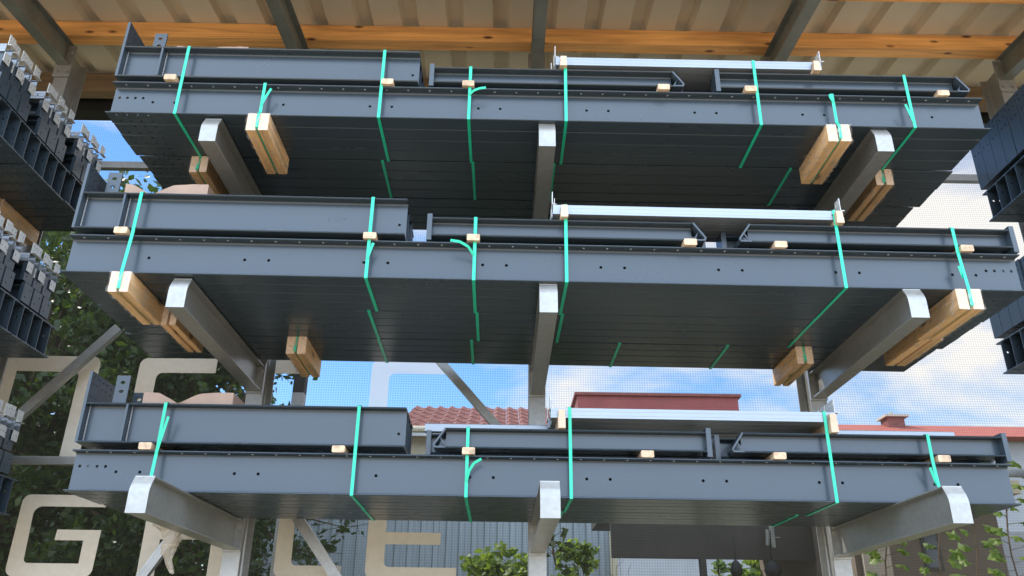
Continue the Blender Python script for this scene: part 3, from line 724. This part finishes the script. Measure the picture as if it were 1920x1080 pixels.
# roof sheet
mb = MB(); y0, y1 = 2.75, 5.75; x = -12.0
def zr(y): return 4.046+CAM_Z+SL*(y-4.716)+.014+.13+.004
pro = [(0, 0), (.205, 0), (.225, .055), (.305, .055)]
xs = []
while x < 12:
    for a, z in pro: xs.append((x+a, z))
    x += .3333
for (xa, za), (xb, zb) in zip(xs, xs[1:]):
    mb.face([(xa, y0, zr(y0)+za), (xa, y1, zr(y1)+za), (xb, y1, zr(y1)+zb), (xb, y0, zr(y0)+zb)])
    mb.face([(xa, y0, zr(y0)+za+.0015), (xb, y0, zr(y0)+zb+.0015), (xb, y1, zr(y1)+zb+.0015), (xa, y1, zr(y1)+za+.0015)])
o = mb.build('roof_sheeting', 'roof'); tag(o, 'beige trapezoidal corrugated metal roof sheeting over the rack', 'roof')
mb = MB(); mb.box(-12, 12, 5.55, 5.70, 5.61, 5.765)
tag(mb.build('roof_gutter', 'black'), 'black gutter along the rear edge of the shelter roof', 'gutter')

# bracing
def brace(p, q, label, wd=.05, th_=.045, hollow=False, cat='brace'):
    p, q = Vector(p), Vector(q); d = (q-p).normalized(); s_ = d.cross(Vector((0, 1, 0))).normalized()*wd/2; n_ = Vector((0, th_/2, 0))
    mb = MB(); lip = s_*.55
    if not hollow:
        for a, b_ in ((p, q),):
            P = [a-s_-n_, a+s_-n_, a+s_+n_, a-s_+n_]; Q = [v+(b_-a) for v in P]
            for i_ in range(4): j = (i_+1) % 4; mb.face([P[i_], P[j], Q[j], Q[i_]])
            mb.face(P[::-1]); mb.face(Q)
        # shallow groove on the front
        g = s_*.35; f = -n_-Vector((0, .0015, 0))
        mb.face([p+g+f, q+g+f, q+g*1.5+f, p+g*1.5+f]); mb.face([p-g+f, q-g+f, q-g*1.5+f, p-g*1.5+f])
    bm = bmesh.new(); me = mb.mesh('brace', 'galv'); bm.from_mesh(me); bmesh.ops.recalc_face_normals(bm, faces=bm.faces); bm.to_mesh(me); bm.free()
    o = bpy.data.objects.new('rack_brace', me); C.objects.link(o); return tag(o, label, cat)
YB = 5.085
for k_ in range(-3, 3):
    xa = X0+k_*SP+.03; xb = xa+SP-.06; bay = {-3: 'outer left', -2: 'left', -1: 'centre left', 0: 'centre right', 1: 'right', 2: 'outer right'}[k_]
    brace((xa, YB, 4.785), (xb, YB, 4.785), f"horizontal galvanized tie bar high behind the {bay} rack bay", .052)
    brace((xa, YB, 2.65), (xb, YB, 2.65), f"horizontal galvanized tie bar low behind the {bay} rack bay", .046)
brace((-3.20, YB+.06, 2.83), (-2.595, YB+.06, 3.555), 'short diagonal strut with a free upper end beside the left bay', .058)
brace((-1.50, YB+.06, 4.55), (.16, YB+.06, 2.68), 'diagonal galvanized brace behind the middle tier between left and middle columns', .052)
brace((-1.47, YB+.06, 2.60), (.16, YB+.06, .55), 'diagonal galvanized brace below the lowest tier between left and middle columns', .062)
brace((-1.60, YB+.06, 2.88), (-3.2, YB+.06, .2), 'diagonal galvanized brace below the lowest tier beside the big letter at left', .055)

# ------------------------------------------------------------------ banner
YN = 5.27
bn = empty('mesh_banner', 'large see-through mesh banner with pale block letters stretched behind the rack', 'banner', (0, YN, 0))
mb = MB(); nx, nz_ = 60, 16
def nb(x, z): return (x, .012*math.sin(x*2.1+.4)+.01*noise.noise(Vector((x*.7, 0, z*.7))), z)
for a in range(nx):
    for b in range(nz_):
        xa, xb = -6+12*a/nx, -6+12*(a+1)/nx; za, zb = .3+5.0*b/nz_, .3+5.0*(b+1)/nz_
        mb.face([nb(xa, za), nb(xb, za), nb(xb, zb), nb(xa, zb)])
o = mb.build('mesh_cloth', 'net', bn, smooth=True)
def rrect(x0, x1, z0, z1, r, n=6):
    """r = (bl, br, tr, tl) corner radii; returns ccw outline"""
    P = []
    for (cx, cz, a0), rr in zip(((x0, z0, PI), (x1, z0, 1.5*PI), (x1, z1, 0), (x0, z1, .5*PI)), r):
        if rr <= 0: P.append((cx, cz)); continue
        ox = cx+(rr if cx == x0 else -rr); oz = cz+(rr if cz == z0 else -rr)
        for k_ in range(n+1): a = a0+PI/2*k_/n; P.append((ox+rr*math.cos(a), oz+rr*math.sin(a)))
    return P
def letter(strokes, label, lm=None):
    """strokes: closed outlines; filled flat print on the cloth"""
    bm = bmesh.new()
    for pl in strokes:
        vs = [bm.verts.new((x, nb(x, z)[1]-.006, z)) for x, z in pl]
        for t_ in tessellate_polygon([[Vector((x, z, 0)) for x, z in pl]]):
            try: bm.faces.new([vs[k_] for k_ in t_])
            except ValueError: pass
    ext = bmesh.ops.extrude_face_region(bm, geom=bm.faces[:]); 
    for v in [g for g in ext['geom'] if isinstance(g, bmesh.types.BMVert)]: v.co.y += .0015
    bmesh.ops.recalc_face_normals(bm, faces=bm.faces[:])
    me = bpy.data.meshes.new('letter'); bm.to_mesh(me); bm.free(); me.materials.append(M[lm or 'letter_high' if lm or strokes[0][0][1] > 2.6 else 'letter_low'])
    o = bpy.data.objects.new('letter', me); C.objects.link(o); o.parent = bn; o['label'] = label; return o
def arc(cx, cz, r, a0, a1, n=6): return [(cx+r*math.cos(math.radians(a0+(a1-a0)*k_/n)), cz+r*math.sin(math.radians(a0+(a1-a0)*k_/n))) for k_ in range(n+1)]
# G
x0, x1, z0, z1 = -3.02, -2.50, 1.985, 2.474
G = [(-2.497, 2.474)]+arc(x0+.05, z1-.05, .05, 90, 180)+arc(x0+.05, z0+.05, .05, 180, 270)+arc(x1-.05, z0+.05, .05, 270, 360)+[(x1+.005, 2.263), (-2.765, 2.263), (-2.768, 2.20), (-2.592, 2.20), (-2.592, 2.064), (-2.90, 2.064)]+arc(-2.90, 2.09, .026, 250, 180)+arc(-2.885, 2.352, .05, 180, 90)+[(-2.497, 2.402)]
letter([G], 'pale letter G')
letter([[(-2.228, 1.985), (-2.121, 1.985), (-2.121, 2.213), (-1.80, 2.213), (-1.80, 1.985), (-1.69, 1.985)]+arc(-1.74, 2.424, .05, 0, 90)+arc(-2.178, 2.424, .05, 90, 180)], 'pale block letter beneath the left arm')
letter([[(-1.395, 2.474), (-1.395, 2.035)]+arc(-1.345, 2.045, .05, 180, 270)+[(-.985, 1.995), (-.985, 2.067), (-1.265, 2.067)]+arc(-1.265, 2.095, .028, 270, 180)+[(-1.300, 2.474)]], 'pale letter L')
letter([[(-.29, 2.474), (-.79, 2.474)]+arc(-.79, 2.424, .05, 90, 180)+arc(-.79, 2.045, .05, 180, 270)+[(-.285, 1.995), (-.285, 2.065), (-.70, 2.065)]+arc(-.70, 2.093, .028, 270, 180)+[(-.728, 2.198), (-.388, 2.198), (-.388, 2.270), (-.728, 2.270)]+arc(-.70, 2.376, .028, 180, 90)+[(-.29, 2.404)]], 'pale letter E')
letter([[(-3.38, 2.70), (-3.275, 2.70), (-3.275, 3.285), (-2.90, 3.285)]+arc(-2.895, 3.25, .035, 90, 0)+[(-2.86, 2.70), (-2.735, 2.70)]+arc(-2.785, 3.345, .05, 0, 90)+arc(-3.33, 3.345, .05, 90, 180)], 'tall pale letter behind the diagonal strut')
letter([[(-2.47, 2.70), (-2.345, 2.70)]+arc(-2.305, 3.25, .04, 180, 90)+[(-1.95, 3.29), (-1.95, 3.392)]+arc(-2.42, 3.342, .05, 90, 180)], 'tall pale letter left of the left column')

letter([[(-1.80, 3.29), (-1.36, 3.29), (-1.36, 3.385), (-1.80, 3.385)]], 'pale letter stroke right of the left column', 'letter_high')
letter([[(-.40, 3.40), (-.84, 3.40)]+arc(-.84, 3.34, .06, 90, 180)+[(-.90, 2.70), (-.78, 2.70)]+arc(-.74, 3.26, .04, 180, 90)+[(-.40, 3.30)]], 'faint letter against the sky under the middle tier', 'letter_faint')
# hanging torn film below the left arm
mb = MB(); g = 14
ring = []
for k_ in range(g+1):
    t = k_/g; z = 2.185-.24*t; cx = -1.735+.05*t+.012*math.sin(t*7); rr = (.030+.018*math.sin(t*PI*1.3)*(1 if t < .8 else .5))*(1.15-t*.75)+(.045*(1-t/.15) if t < .15 else 0)
    ring.append([(cx+rr*1.1*math.cos(a)*(1+.35*noise.noise(Vector((a, t*8, 1)))), 4.4+rr*.6*math.sin(a), z+.01*noise.noise(Vector((a*2, t*5, 3)))) for a in [2*PI*j/16 for j in range(16)]])
for a, b in zip(ring, ring[1:]):
    for j in range(16): q = (j+1) % 16; mb.face([a[j], a[q], b[q], b[j]])
FH = M['film'].copy(); FH.name = 'yellowed_film'; FH.node_tree.nodes['Map Range'].inputs[3].default_value = .45; FH.node_tree.nodes['Map Range'].inputs[4].default_value = .95
FH.node_tree.nodes['Principled BSDF'].inputs['Base Color'].default_value = (.55, .48, .38, 1)
M['film2'] = FH
tag(mb.build('torn_film', 'film2', smooth=True), 'torn twist of yellowed plastic film hanging below the left lowest arm', 'plastic film')

# ------------------------------------------------------------------ ground and buildings
mb = MB(); mb.face([(-300, -300, 0), (300, -300, 0), (300, 300, 0), (-300, 300, 0)]); tag(mb.build('ground', 'soil'), kind='structure')
mb = MB(); mb.face([(-60, -60, .004), (60, -60, .004), (60, 3.0, .004), (-60, 3.0, .004)]); tag(mb.build('yard_paving', 'concrete'), kind='structure')

def corrug(mb, x0, x1, y, z0, z1, pitch=.18, dep=.03, m=None):
    x = x0; pts = []
    while x < x1: pts += [(x, 0), (x+pitch*.45, 0), (x+pitch*.55, -dep), (x+pitch*.9, -dep)]; x += pitch
    for (a, da), (b, db) in zip(pts, pts[1:]): mb.face([(a, y+da, z0), (b, y+db, z0), (b, y+db, z1), (a, y+da, z1)], m)
sh = empty('corrugated_shed', 'grey corrugated metal shed with red tiled roof behind the banner', 'shed', (0, 12, 0))
mb = MB(); corrug(mb, -3.6, 1.5, 0, 0, 3.7); corrug(mb, -1.62, 1.5, 0, 3.7, 4.15); mb.build('wall', 'shed', sh)
mb = MB(); mb.box(-1.65, 1.53, -.06, .06, 4.15, 4.50); mb.box(1.50, 1.60, -.04, 2.5, 0, 4.15); mb.box(-3.6, 1.5, .1, 3, 0, 3.6); mb.build('fascia', 'shedside', sh)
mb = MB()
x = -1.62
while x < 1.75:
    for r in range(6):
        y = -.30+r*.42; z = 4.50+r*.175
        P = [(x, .03), (x+.05, .065), (x+.13, .03), (x+.2, .02)]
        for (a, za), (b, zb) in zip(P, P[1:]): mb.face([(a, y, z+za), (b, y, z+zb), (b, y+.44, z+zb+.17), (a, y+.44, z+za+.17)])
        mb.face([(x, y, z-.01), (x+.2, y, z-.01)]+[(a, y, z+za) for a, za in P[::-1]])
    x += .205
mb.build('tiled_roof', 'tile', sh)
mb = MB(); mb.tube([(-1.62, -.34, 4.53), (1.75, -.34, 4.53)], .05, 8); mb.build('gutter', 'shedside', sh)

hs = empty('red_roofed_house', 'long house with bright red tiled roof behind the right side of the banner', 'house', (0, 26, 0))
mb = MB(); mb.box(-6, 26, .6, 9, 0, 8.2); mb.build('wall', 'greywall', hs)
mb = MB(); mb.prism([(0, 8.15), (.4, 8.1), (3.4, 9.02+.35), (3.4, 8.9), (.4, 8.2)], 2, 30, 'yz'); mb.build('tiled_roof', 'tile2', hs)
for _ in (0,):
    mb = MB(); mb.box(13.9, 14.5, 2.9, 3.5, 8.7, 9.55); c = mb.build('chimney', 'tile', hs)
    mb = MB(); mb.box(13.8, 14.65, 2.8, 3.6, 9.55, 9.63); mb.tube([(14.2, 3.2, 9.63), (14.2, 3.2, 9.8)], .07, 8); mb.build('chimney_cap', 'plaster2', c)
mb = MB(); mb.box(9.3, 11.6, 2.85, 3.2, 9.22, 9.42); mb.build('ridge_flashing', 'brownsteel', hs)
pb = empty('red_clad_building', 'flat dark red clad building top showing above the galvanized channels', 'building', (0, 28, 0))
mb = MB(); mb.box(2.55, 8.25, 0, 6, 0, 9.93); mb.build('wall', 'redwall', pb)
mb = MB(); mb.box(2.45, 8.35, -.1, 6.1, 9.93, 10.03); mb.build('roof_edge', 'tile', pb)

cn = empty('dark_canopy', 'dark brown steel canopy with posts below the lowest tier', 'canopy', (0, 9, 0))
mb = MB(); mb.box(1.145, 4.2, 0, .06, 2.52, 3.15); mb.box(1.145, 4.2, .06, 2.0, 3.05, 3.15); mb.build('fascia', 'brownsteel', cn)
mb = MB(); mb.box(2.075, 2.135, -.02, .08, 0, 2.52); mb.build('post', 'brownsteel', cn)
mb = MB(); mb.box(3.45, 3.53, -.02, .08, 0, 2.52); mb.build('post', 'brownsteel', cn)
mb = MB(); mb.box(1.145, 4.2, -.01, 0, 2.51, 2.535); mb.build('edge_trim', 'brownsteel', cn)
# things hanging under it
for nx_, zz_, sc, lab in ((2.42, 2.50, 1, 'small dark lantern hanging under the canopy edge'), (2.80, 2.50, 1.4, 'round dark hanging pot under the canopy')):
    mb = MB(); mb.tube([(nx_, 8.9, 2.72), (nx_, 8.9, 2.47)], .006, 5); mb.tube([(nx_, 8.9, 2.50), (nx_, 8.9, 2.47), (nx_, 8.9, 2.40), (nx_, 8.9, 2.34), (nx_, 8.9, 2.33)], [.01, .04*sc, .065*sc, .05*sc, .01], 10)
    tag(mb.build('hanging_lantern', 'dark', smooth=True), lab, 'lantern')
mb = MB(); mb.tube([(2.78, 8.86, 2.80), (2.76, 8.86, 2.64)], .022, 8); mb.box(2.80, 2.84, 8.84, 8.9, 2.62, 2.85); mb.box(2.76, 2.9, 8.85, 8.88, 2.72, 2.73)
tag(mb.build('wall_lamp', 'galv_dark'), 'grey tube lamp fixed on the dark canopy fascia', 'lamp')

hw_ = empty('brown_plaster_house', 'brown plastered house wall with small window behind the right column', 'house', (0, 8, 0))
mb = MB(); mb.box(3.30, 4.72, 0, 3, 0, 3.02); mb.box(4.72, 4.9, .3, 3, 0, 3.3); mb.build('wall', 'plaster', hw_)
mb = MB(); mb.box(3.36, 3.62, -.05, -.002, 0, 2.56); mb.build('corner_pier', 'plaster2', hw_)
mb = MB(); mb.box(3.95, 4.12, -.012, 0, 2.33, 2.72); wn = mb.build('window', 'brownsteel', hw_)
mb = MB(); mb.box(3.975, 4.095, -.016, -.013, 2.36, 2.52); mb.box(3.975, 4.095, -.016, -.013, 2.54, 2.69); mb.build('pane', 'glass', wn)
mb = MB(); mb.prism([(-.2, 3.02), (3.2, 3.02), (3.2, 3.14), (-.2, 3.14)], 3.25, 4.9, 'yz'); mb.build('roof', 'shedside', hw_)
mb = MB(); mb.box(4.9, 9, 1.5, 4.5, 0, 2.9); o = mb.build('garden_shed', 'greywall', None, (0, 8, 0)); tag(o, 'low pale outbuilding right of the brown house', 'building')

mb = MB(); mb.box(-.05, .05, -.05, .05, 0, 3.66, 'galv'); mb.box(-.05, .05, -.05, .05, 3.66, 4.6, 'dark')
o = mb.build('post', None, None, (-1.82, 7, 0)); o.name = 'garden_post'; tag(o, 'dark upright post behind the banner right of the left column', 'post')

# ------------------------------------------------------------------ vegetation
def leaf_cluster(mb, c, n, rad, size, sq=1., droop=0):
    for _ in range(n):
        d = Vector((random.gauss(0, 1), random.gauss(0, 1), random.gauss(0, 1)*sq))*rad*.55
        p = c+d; a = Vector((random.uniform(-1, 1), random.uniform(-1, 1), random.uniform(-1, .6))).normalized(); s_ = size*random.uniform(.6, 1.3)
        b = a.cross(Vector((random.uniform(-1, 1), random.uniform(-1, 1), random.uniform(-1, 1)))).normalized(); n_ = a.cross(b)
        mb.face([p-a*s_*.5, p-a*s_*.05+b*s_*.30+n_*s_*.05, p+a*s_*.25+b*s_*.18, p+a*s_*.55, p+a*s_*.25-b*s_*.18, p-a*s_*.05-b*s_*.30+n_*s_*.05])
def tree(x, y, h, crown_c, crown_r, nclu, nleaf, size, label, leafm='leaf', name='leafy_tree', trunk_r=.14, lo=.25, density=None, cat='tree'):
    e = empty(name, label, cat, (x, y, 0))
    mb = MB(); tips = []
    pts = [Vector((0, 0, 0)), Vector((.05, 0, h*.25)), Vector((-.04, .05, h*.5)), Vector((.03, 0, h*.75)), Vector((0, 0, h*.95))]
    mb.tube(pts, [trunk_r, trunk_r*.8, trunk_r*.6, trunk_r*.4, trunk_r*.15], 8)
    clus = []
    for k in range(nclu):
        for _ in range(30):
            d = Vector((random.uniform(-1, 1), random.uniform(-1, 1), random.uniform(-1, 1)))
            if .25 < d.length < 1: break
        c = Vector(crown_c)-Vector((x, y, 0))+Vector((d.x*crown_r[0], d.y*crown_r[1], d.z*crown_r[2]))
        if density and not density(c+Vector((x, y, 0))): continue
        clus.append(c)
    for k, c in enumerate(clus):
        if k % 3 == 0:
            base = pts[1]+(pts[4]-pts[1])*max(.0, min(.9, (c.z/h-.25)*.8)); mid = base.lerp(c, .5)+Vector((random.uniform(-.15, .15), random.uniform(-.15, .15), .12))
            mb.tube([base, mid, c], [trunk_r*.28, trunk_r*.14, trunk_r*.05], 5)
    mb.build('trunk', 'bark', e)
    mb = MB()
    for c in clus: leaf_cluster(mb, c, nleaf, random.uniform(.3, .6)*min(crown_r)*.45, size, .8)
    mb.build('crown', leafm, e)
    return e
dens = lambda c: not (c.z > 6.4 and random.random() < .55) and not (c.z > 7.3)
tree(-5.6, 9.6, 7.6, (-5.7, 9.7, 4.4), (2.6, 1.6, 3.6), 330, 70, .13, 'large dark leafy tree behind the left bay and banner', density=dens, trunk_r=.18)
tree(-3.6, 8.6, 6.4, (-3.7, 8.8, 3.4), (1.35, 1.1, 3.2), 260, 70, .10, 'dense dark leafy tree behind the tall pale letters', density=lambda c: c.z < 6.0)
tree(-7.6, 12.5, 8, (-7.6, 12.5, 5), (3.0, 1.5, 4.5), 200, 60, .17, 'tall dark tree farther back at the left edge')
# hedge mass low behind
tree(-2.75, 8.0, 2.9, (-2.8, 8.1, 2.2), (1.0, .8, 1.0), 90, 60, .08, 'dark shrub between the left column and the pale letter L', name='garden_shrub', trunk_r=.05, cat='shrub')
tree(-.05, 8.3, 2.4, (-.1, 8.2, 1.9), (.62, .45, .62), 60, 60, .085, 'bright green bush below the lowest tier left of the middle column', 'leaf2', 'garden_bush', .04, cat='bush')
tree(.75, 8.6, 2.5, (.68, 8.5, 2.0), (.35, .35, .6), 34, 60, .08, 'bright green bush right of the middle column', 'leaf2', 'garden_bush', .04, cat='bush')
tree(3.3, 13.2, 3.2, (3.75, 13.2, 2.55), (1.0, .6, .55), 34, 60, .11, 'small green tree seen beneath the dark canopy', 'leaf2', trunk_r=.06)
# maple sprays and twigs
def spray(p0, p1, n, size, label, m='leaf', bend=.15, name='leafy_branch'):
    p0, p1 = Vector(p0), Vector(p1); e = empty(name, label, 'branch', p0); mb = MB(); ml = MB(); pts = []
    for k in range(9):
        t = k/8; pts.append((p1-p0)*t+Vector((0, 0, -bend*t*(1-t)*2))+Vector((random.uniform(-1, 1), 0, random.uniform(-1, 1)))*.02)
    mb.tube(pts, [.012*(1-.8*k/8) for k in range(9)], 5)
    for k in range(n):
        t = random.random(); a = pts[min(7, int(t*8))]; d = Vector((random.uniform(-1, 1), random.uniform(-.5, .5), random.uniform(-1, .7)))*.16
        mb.tube([a, a+d*.6, a+d], [.004, .003, .002], 4); leaf_cluster(ml, a+d, 3, .05, size)
    mb.build('twig', 'bark', e); ml.build('leaves', m, e)
spray((-2.2, 7.6, 3.1), (-1.35, 7.5, 2.80), 26, .075, 'dark maple spray hanging before the corrugated shed')
spray((-2.3, 7.7, 2.85), (-1.15, 7.5, 2.62), 34, .075, 'lower dark maple spray before the corrugated shed')
spray((-2.2, 7.8, 2.6), (-1.45, 7.6, 2.38), 24, .075, 'lowest dark maple spray beside the pale letter L')
spray((-3.9, 7.0, 6.4), (-3.0, 6.9, 5.45), 16, .07, 'thin branch against the sky left of the topmost bundle', bend=-.2)
spray((-4.1, 7.2, 5.7), (-3.05, 6.9, 5.35), 16, .07, 'thin drooping branch left of the topmost bundle')
spray((-3.9, 6.9, 5.1), (-2.9, 6.8, 5.05), 30, .08, 'leafy branch just above the high tie bar at left')
spray((-2.25, 6.6, 3.75), (-1.98, 6.6, 3.35), 16, .07, 'leafy twig beside the left column under the middle tier')
spray((.30, 5.9, 2.45), (.42, 5.9, 2.1), 12, .085, 'dark leafy twig right of the middle column')
def twigs(x, y, z0, z1, n, label):
    mb = MB()
    for k in range(n):
        a = Vector((x+random.uniform(-.25, .25), y, z0)); p = [a]
        for s_ in range(6): p.append(p[-1]+Vector((random.uniform(-.07, .07), random.uniform(-.03, .03), (z1-z0)/6*random.uniform(.6, 1.1))))
        mb.tube(p, [.007, .006, .005, .004, .003, .0025, .002], 4)
        for q in p[2:]: mb.tube([q, q+Vector((random.uniform(-.1, .1), 0, random.uniform(.02, .1)))], [.003, .0015], 4)
    tag(mb.build('bare_bush', 'bark'), label, 'bush')
twigs(.95, 7.2, .2, 2.62, 7, 'bare twiggy bush before the shed corner right of the middle column')
# vine shoots at the lower right, each with broad leaves
def vine(x, y, z0, z1, n, size, label, lean=0):
    e = empty('vine_shoot', label, 'plant', (x, y, 0)); mb = MB(); ml = MB(); H = z1-z0
    pt = lambda t: Vector((lean*t+.02*math.sin(t*9), 0, z0+H*t))
    mb.tube([Vector((0, 0, 0))]+[pt(k/10) for k in range(11)], .005, 5)
    for k in range(n):
        t = (k+.5)/n; a = pt(t); sd_ = 1 if k % 2 else -1; d = Vector((sd_*random.uniform(.03, .08), random.uniform(-.05, .02), random.uniform(-.02, .03)))
        mb.tube([a, a+d], [.0025, .0015], 4); c = a+d; s_ = size*random.uniform(.75, 1.2)
        ax = Vector((sd_*1., random.uniform(-.3, .3), random.uniform(-.35, .1))).normalized(); nrm = Vector((random.uniform(-.4, .4), random.uniform(-1.3, -.4), 1)).normalized(); bx = nrm.cross(ax).normalized(); nrm = ax.cross(bx)
        rim = []
        for j in range(14):
            an = 2*PI*j/14; r_ = s_*(.5+.12*math.cos(an*5)+.05*random.uniform(-1, 1))*(1 if j % 7 else .8); rim.append(c+ax*(r_*math.cos(an)+s_*.45)+bx*r_*math.sin(an)+nrm*(-.05*s_*abs(math.sin(an))-.10*s_*math.cos(an)**2+random.uniform(-.09, .09)*s_))
        cc = c+ax*s_*.45+nrm*.08*s_
        for j in range(14): ml.face([cc, rim[j], rim[(j+1) % 14]])
    mb.build('stem', 'bark', e); ml.build('leaves', 'leaf2', e); return e
vine(2.30, 5.17, 1.6, 2.46, 24, .085, 'green vine shoot left of the small dark window', .05)
vine(2.60, 5.15, 1.6, 2.60, 26, .085, 'tall green vine shoot rising to the tip of the right lowest arm', .10)
vine(2.86, 5.17, 1.6, 2.36, 18, .075, 'short yellowish vine shoot near the lower right corner', .02)
vine(3.08, 5.15, 1.6, 2.75, 30, .085, 'vine shoot cut by the right edge of the view', .04)
bpy.context.view_layer.update()
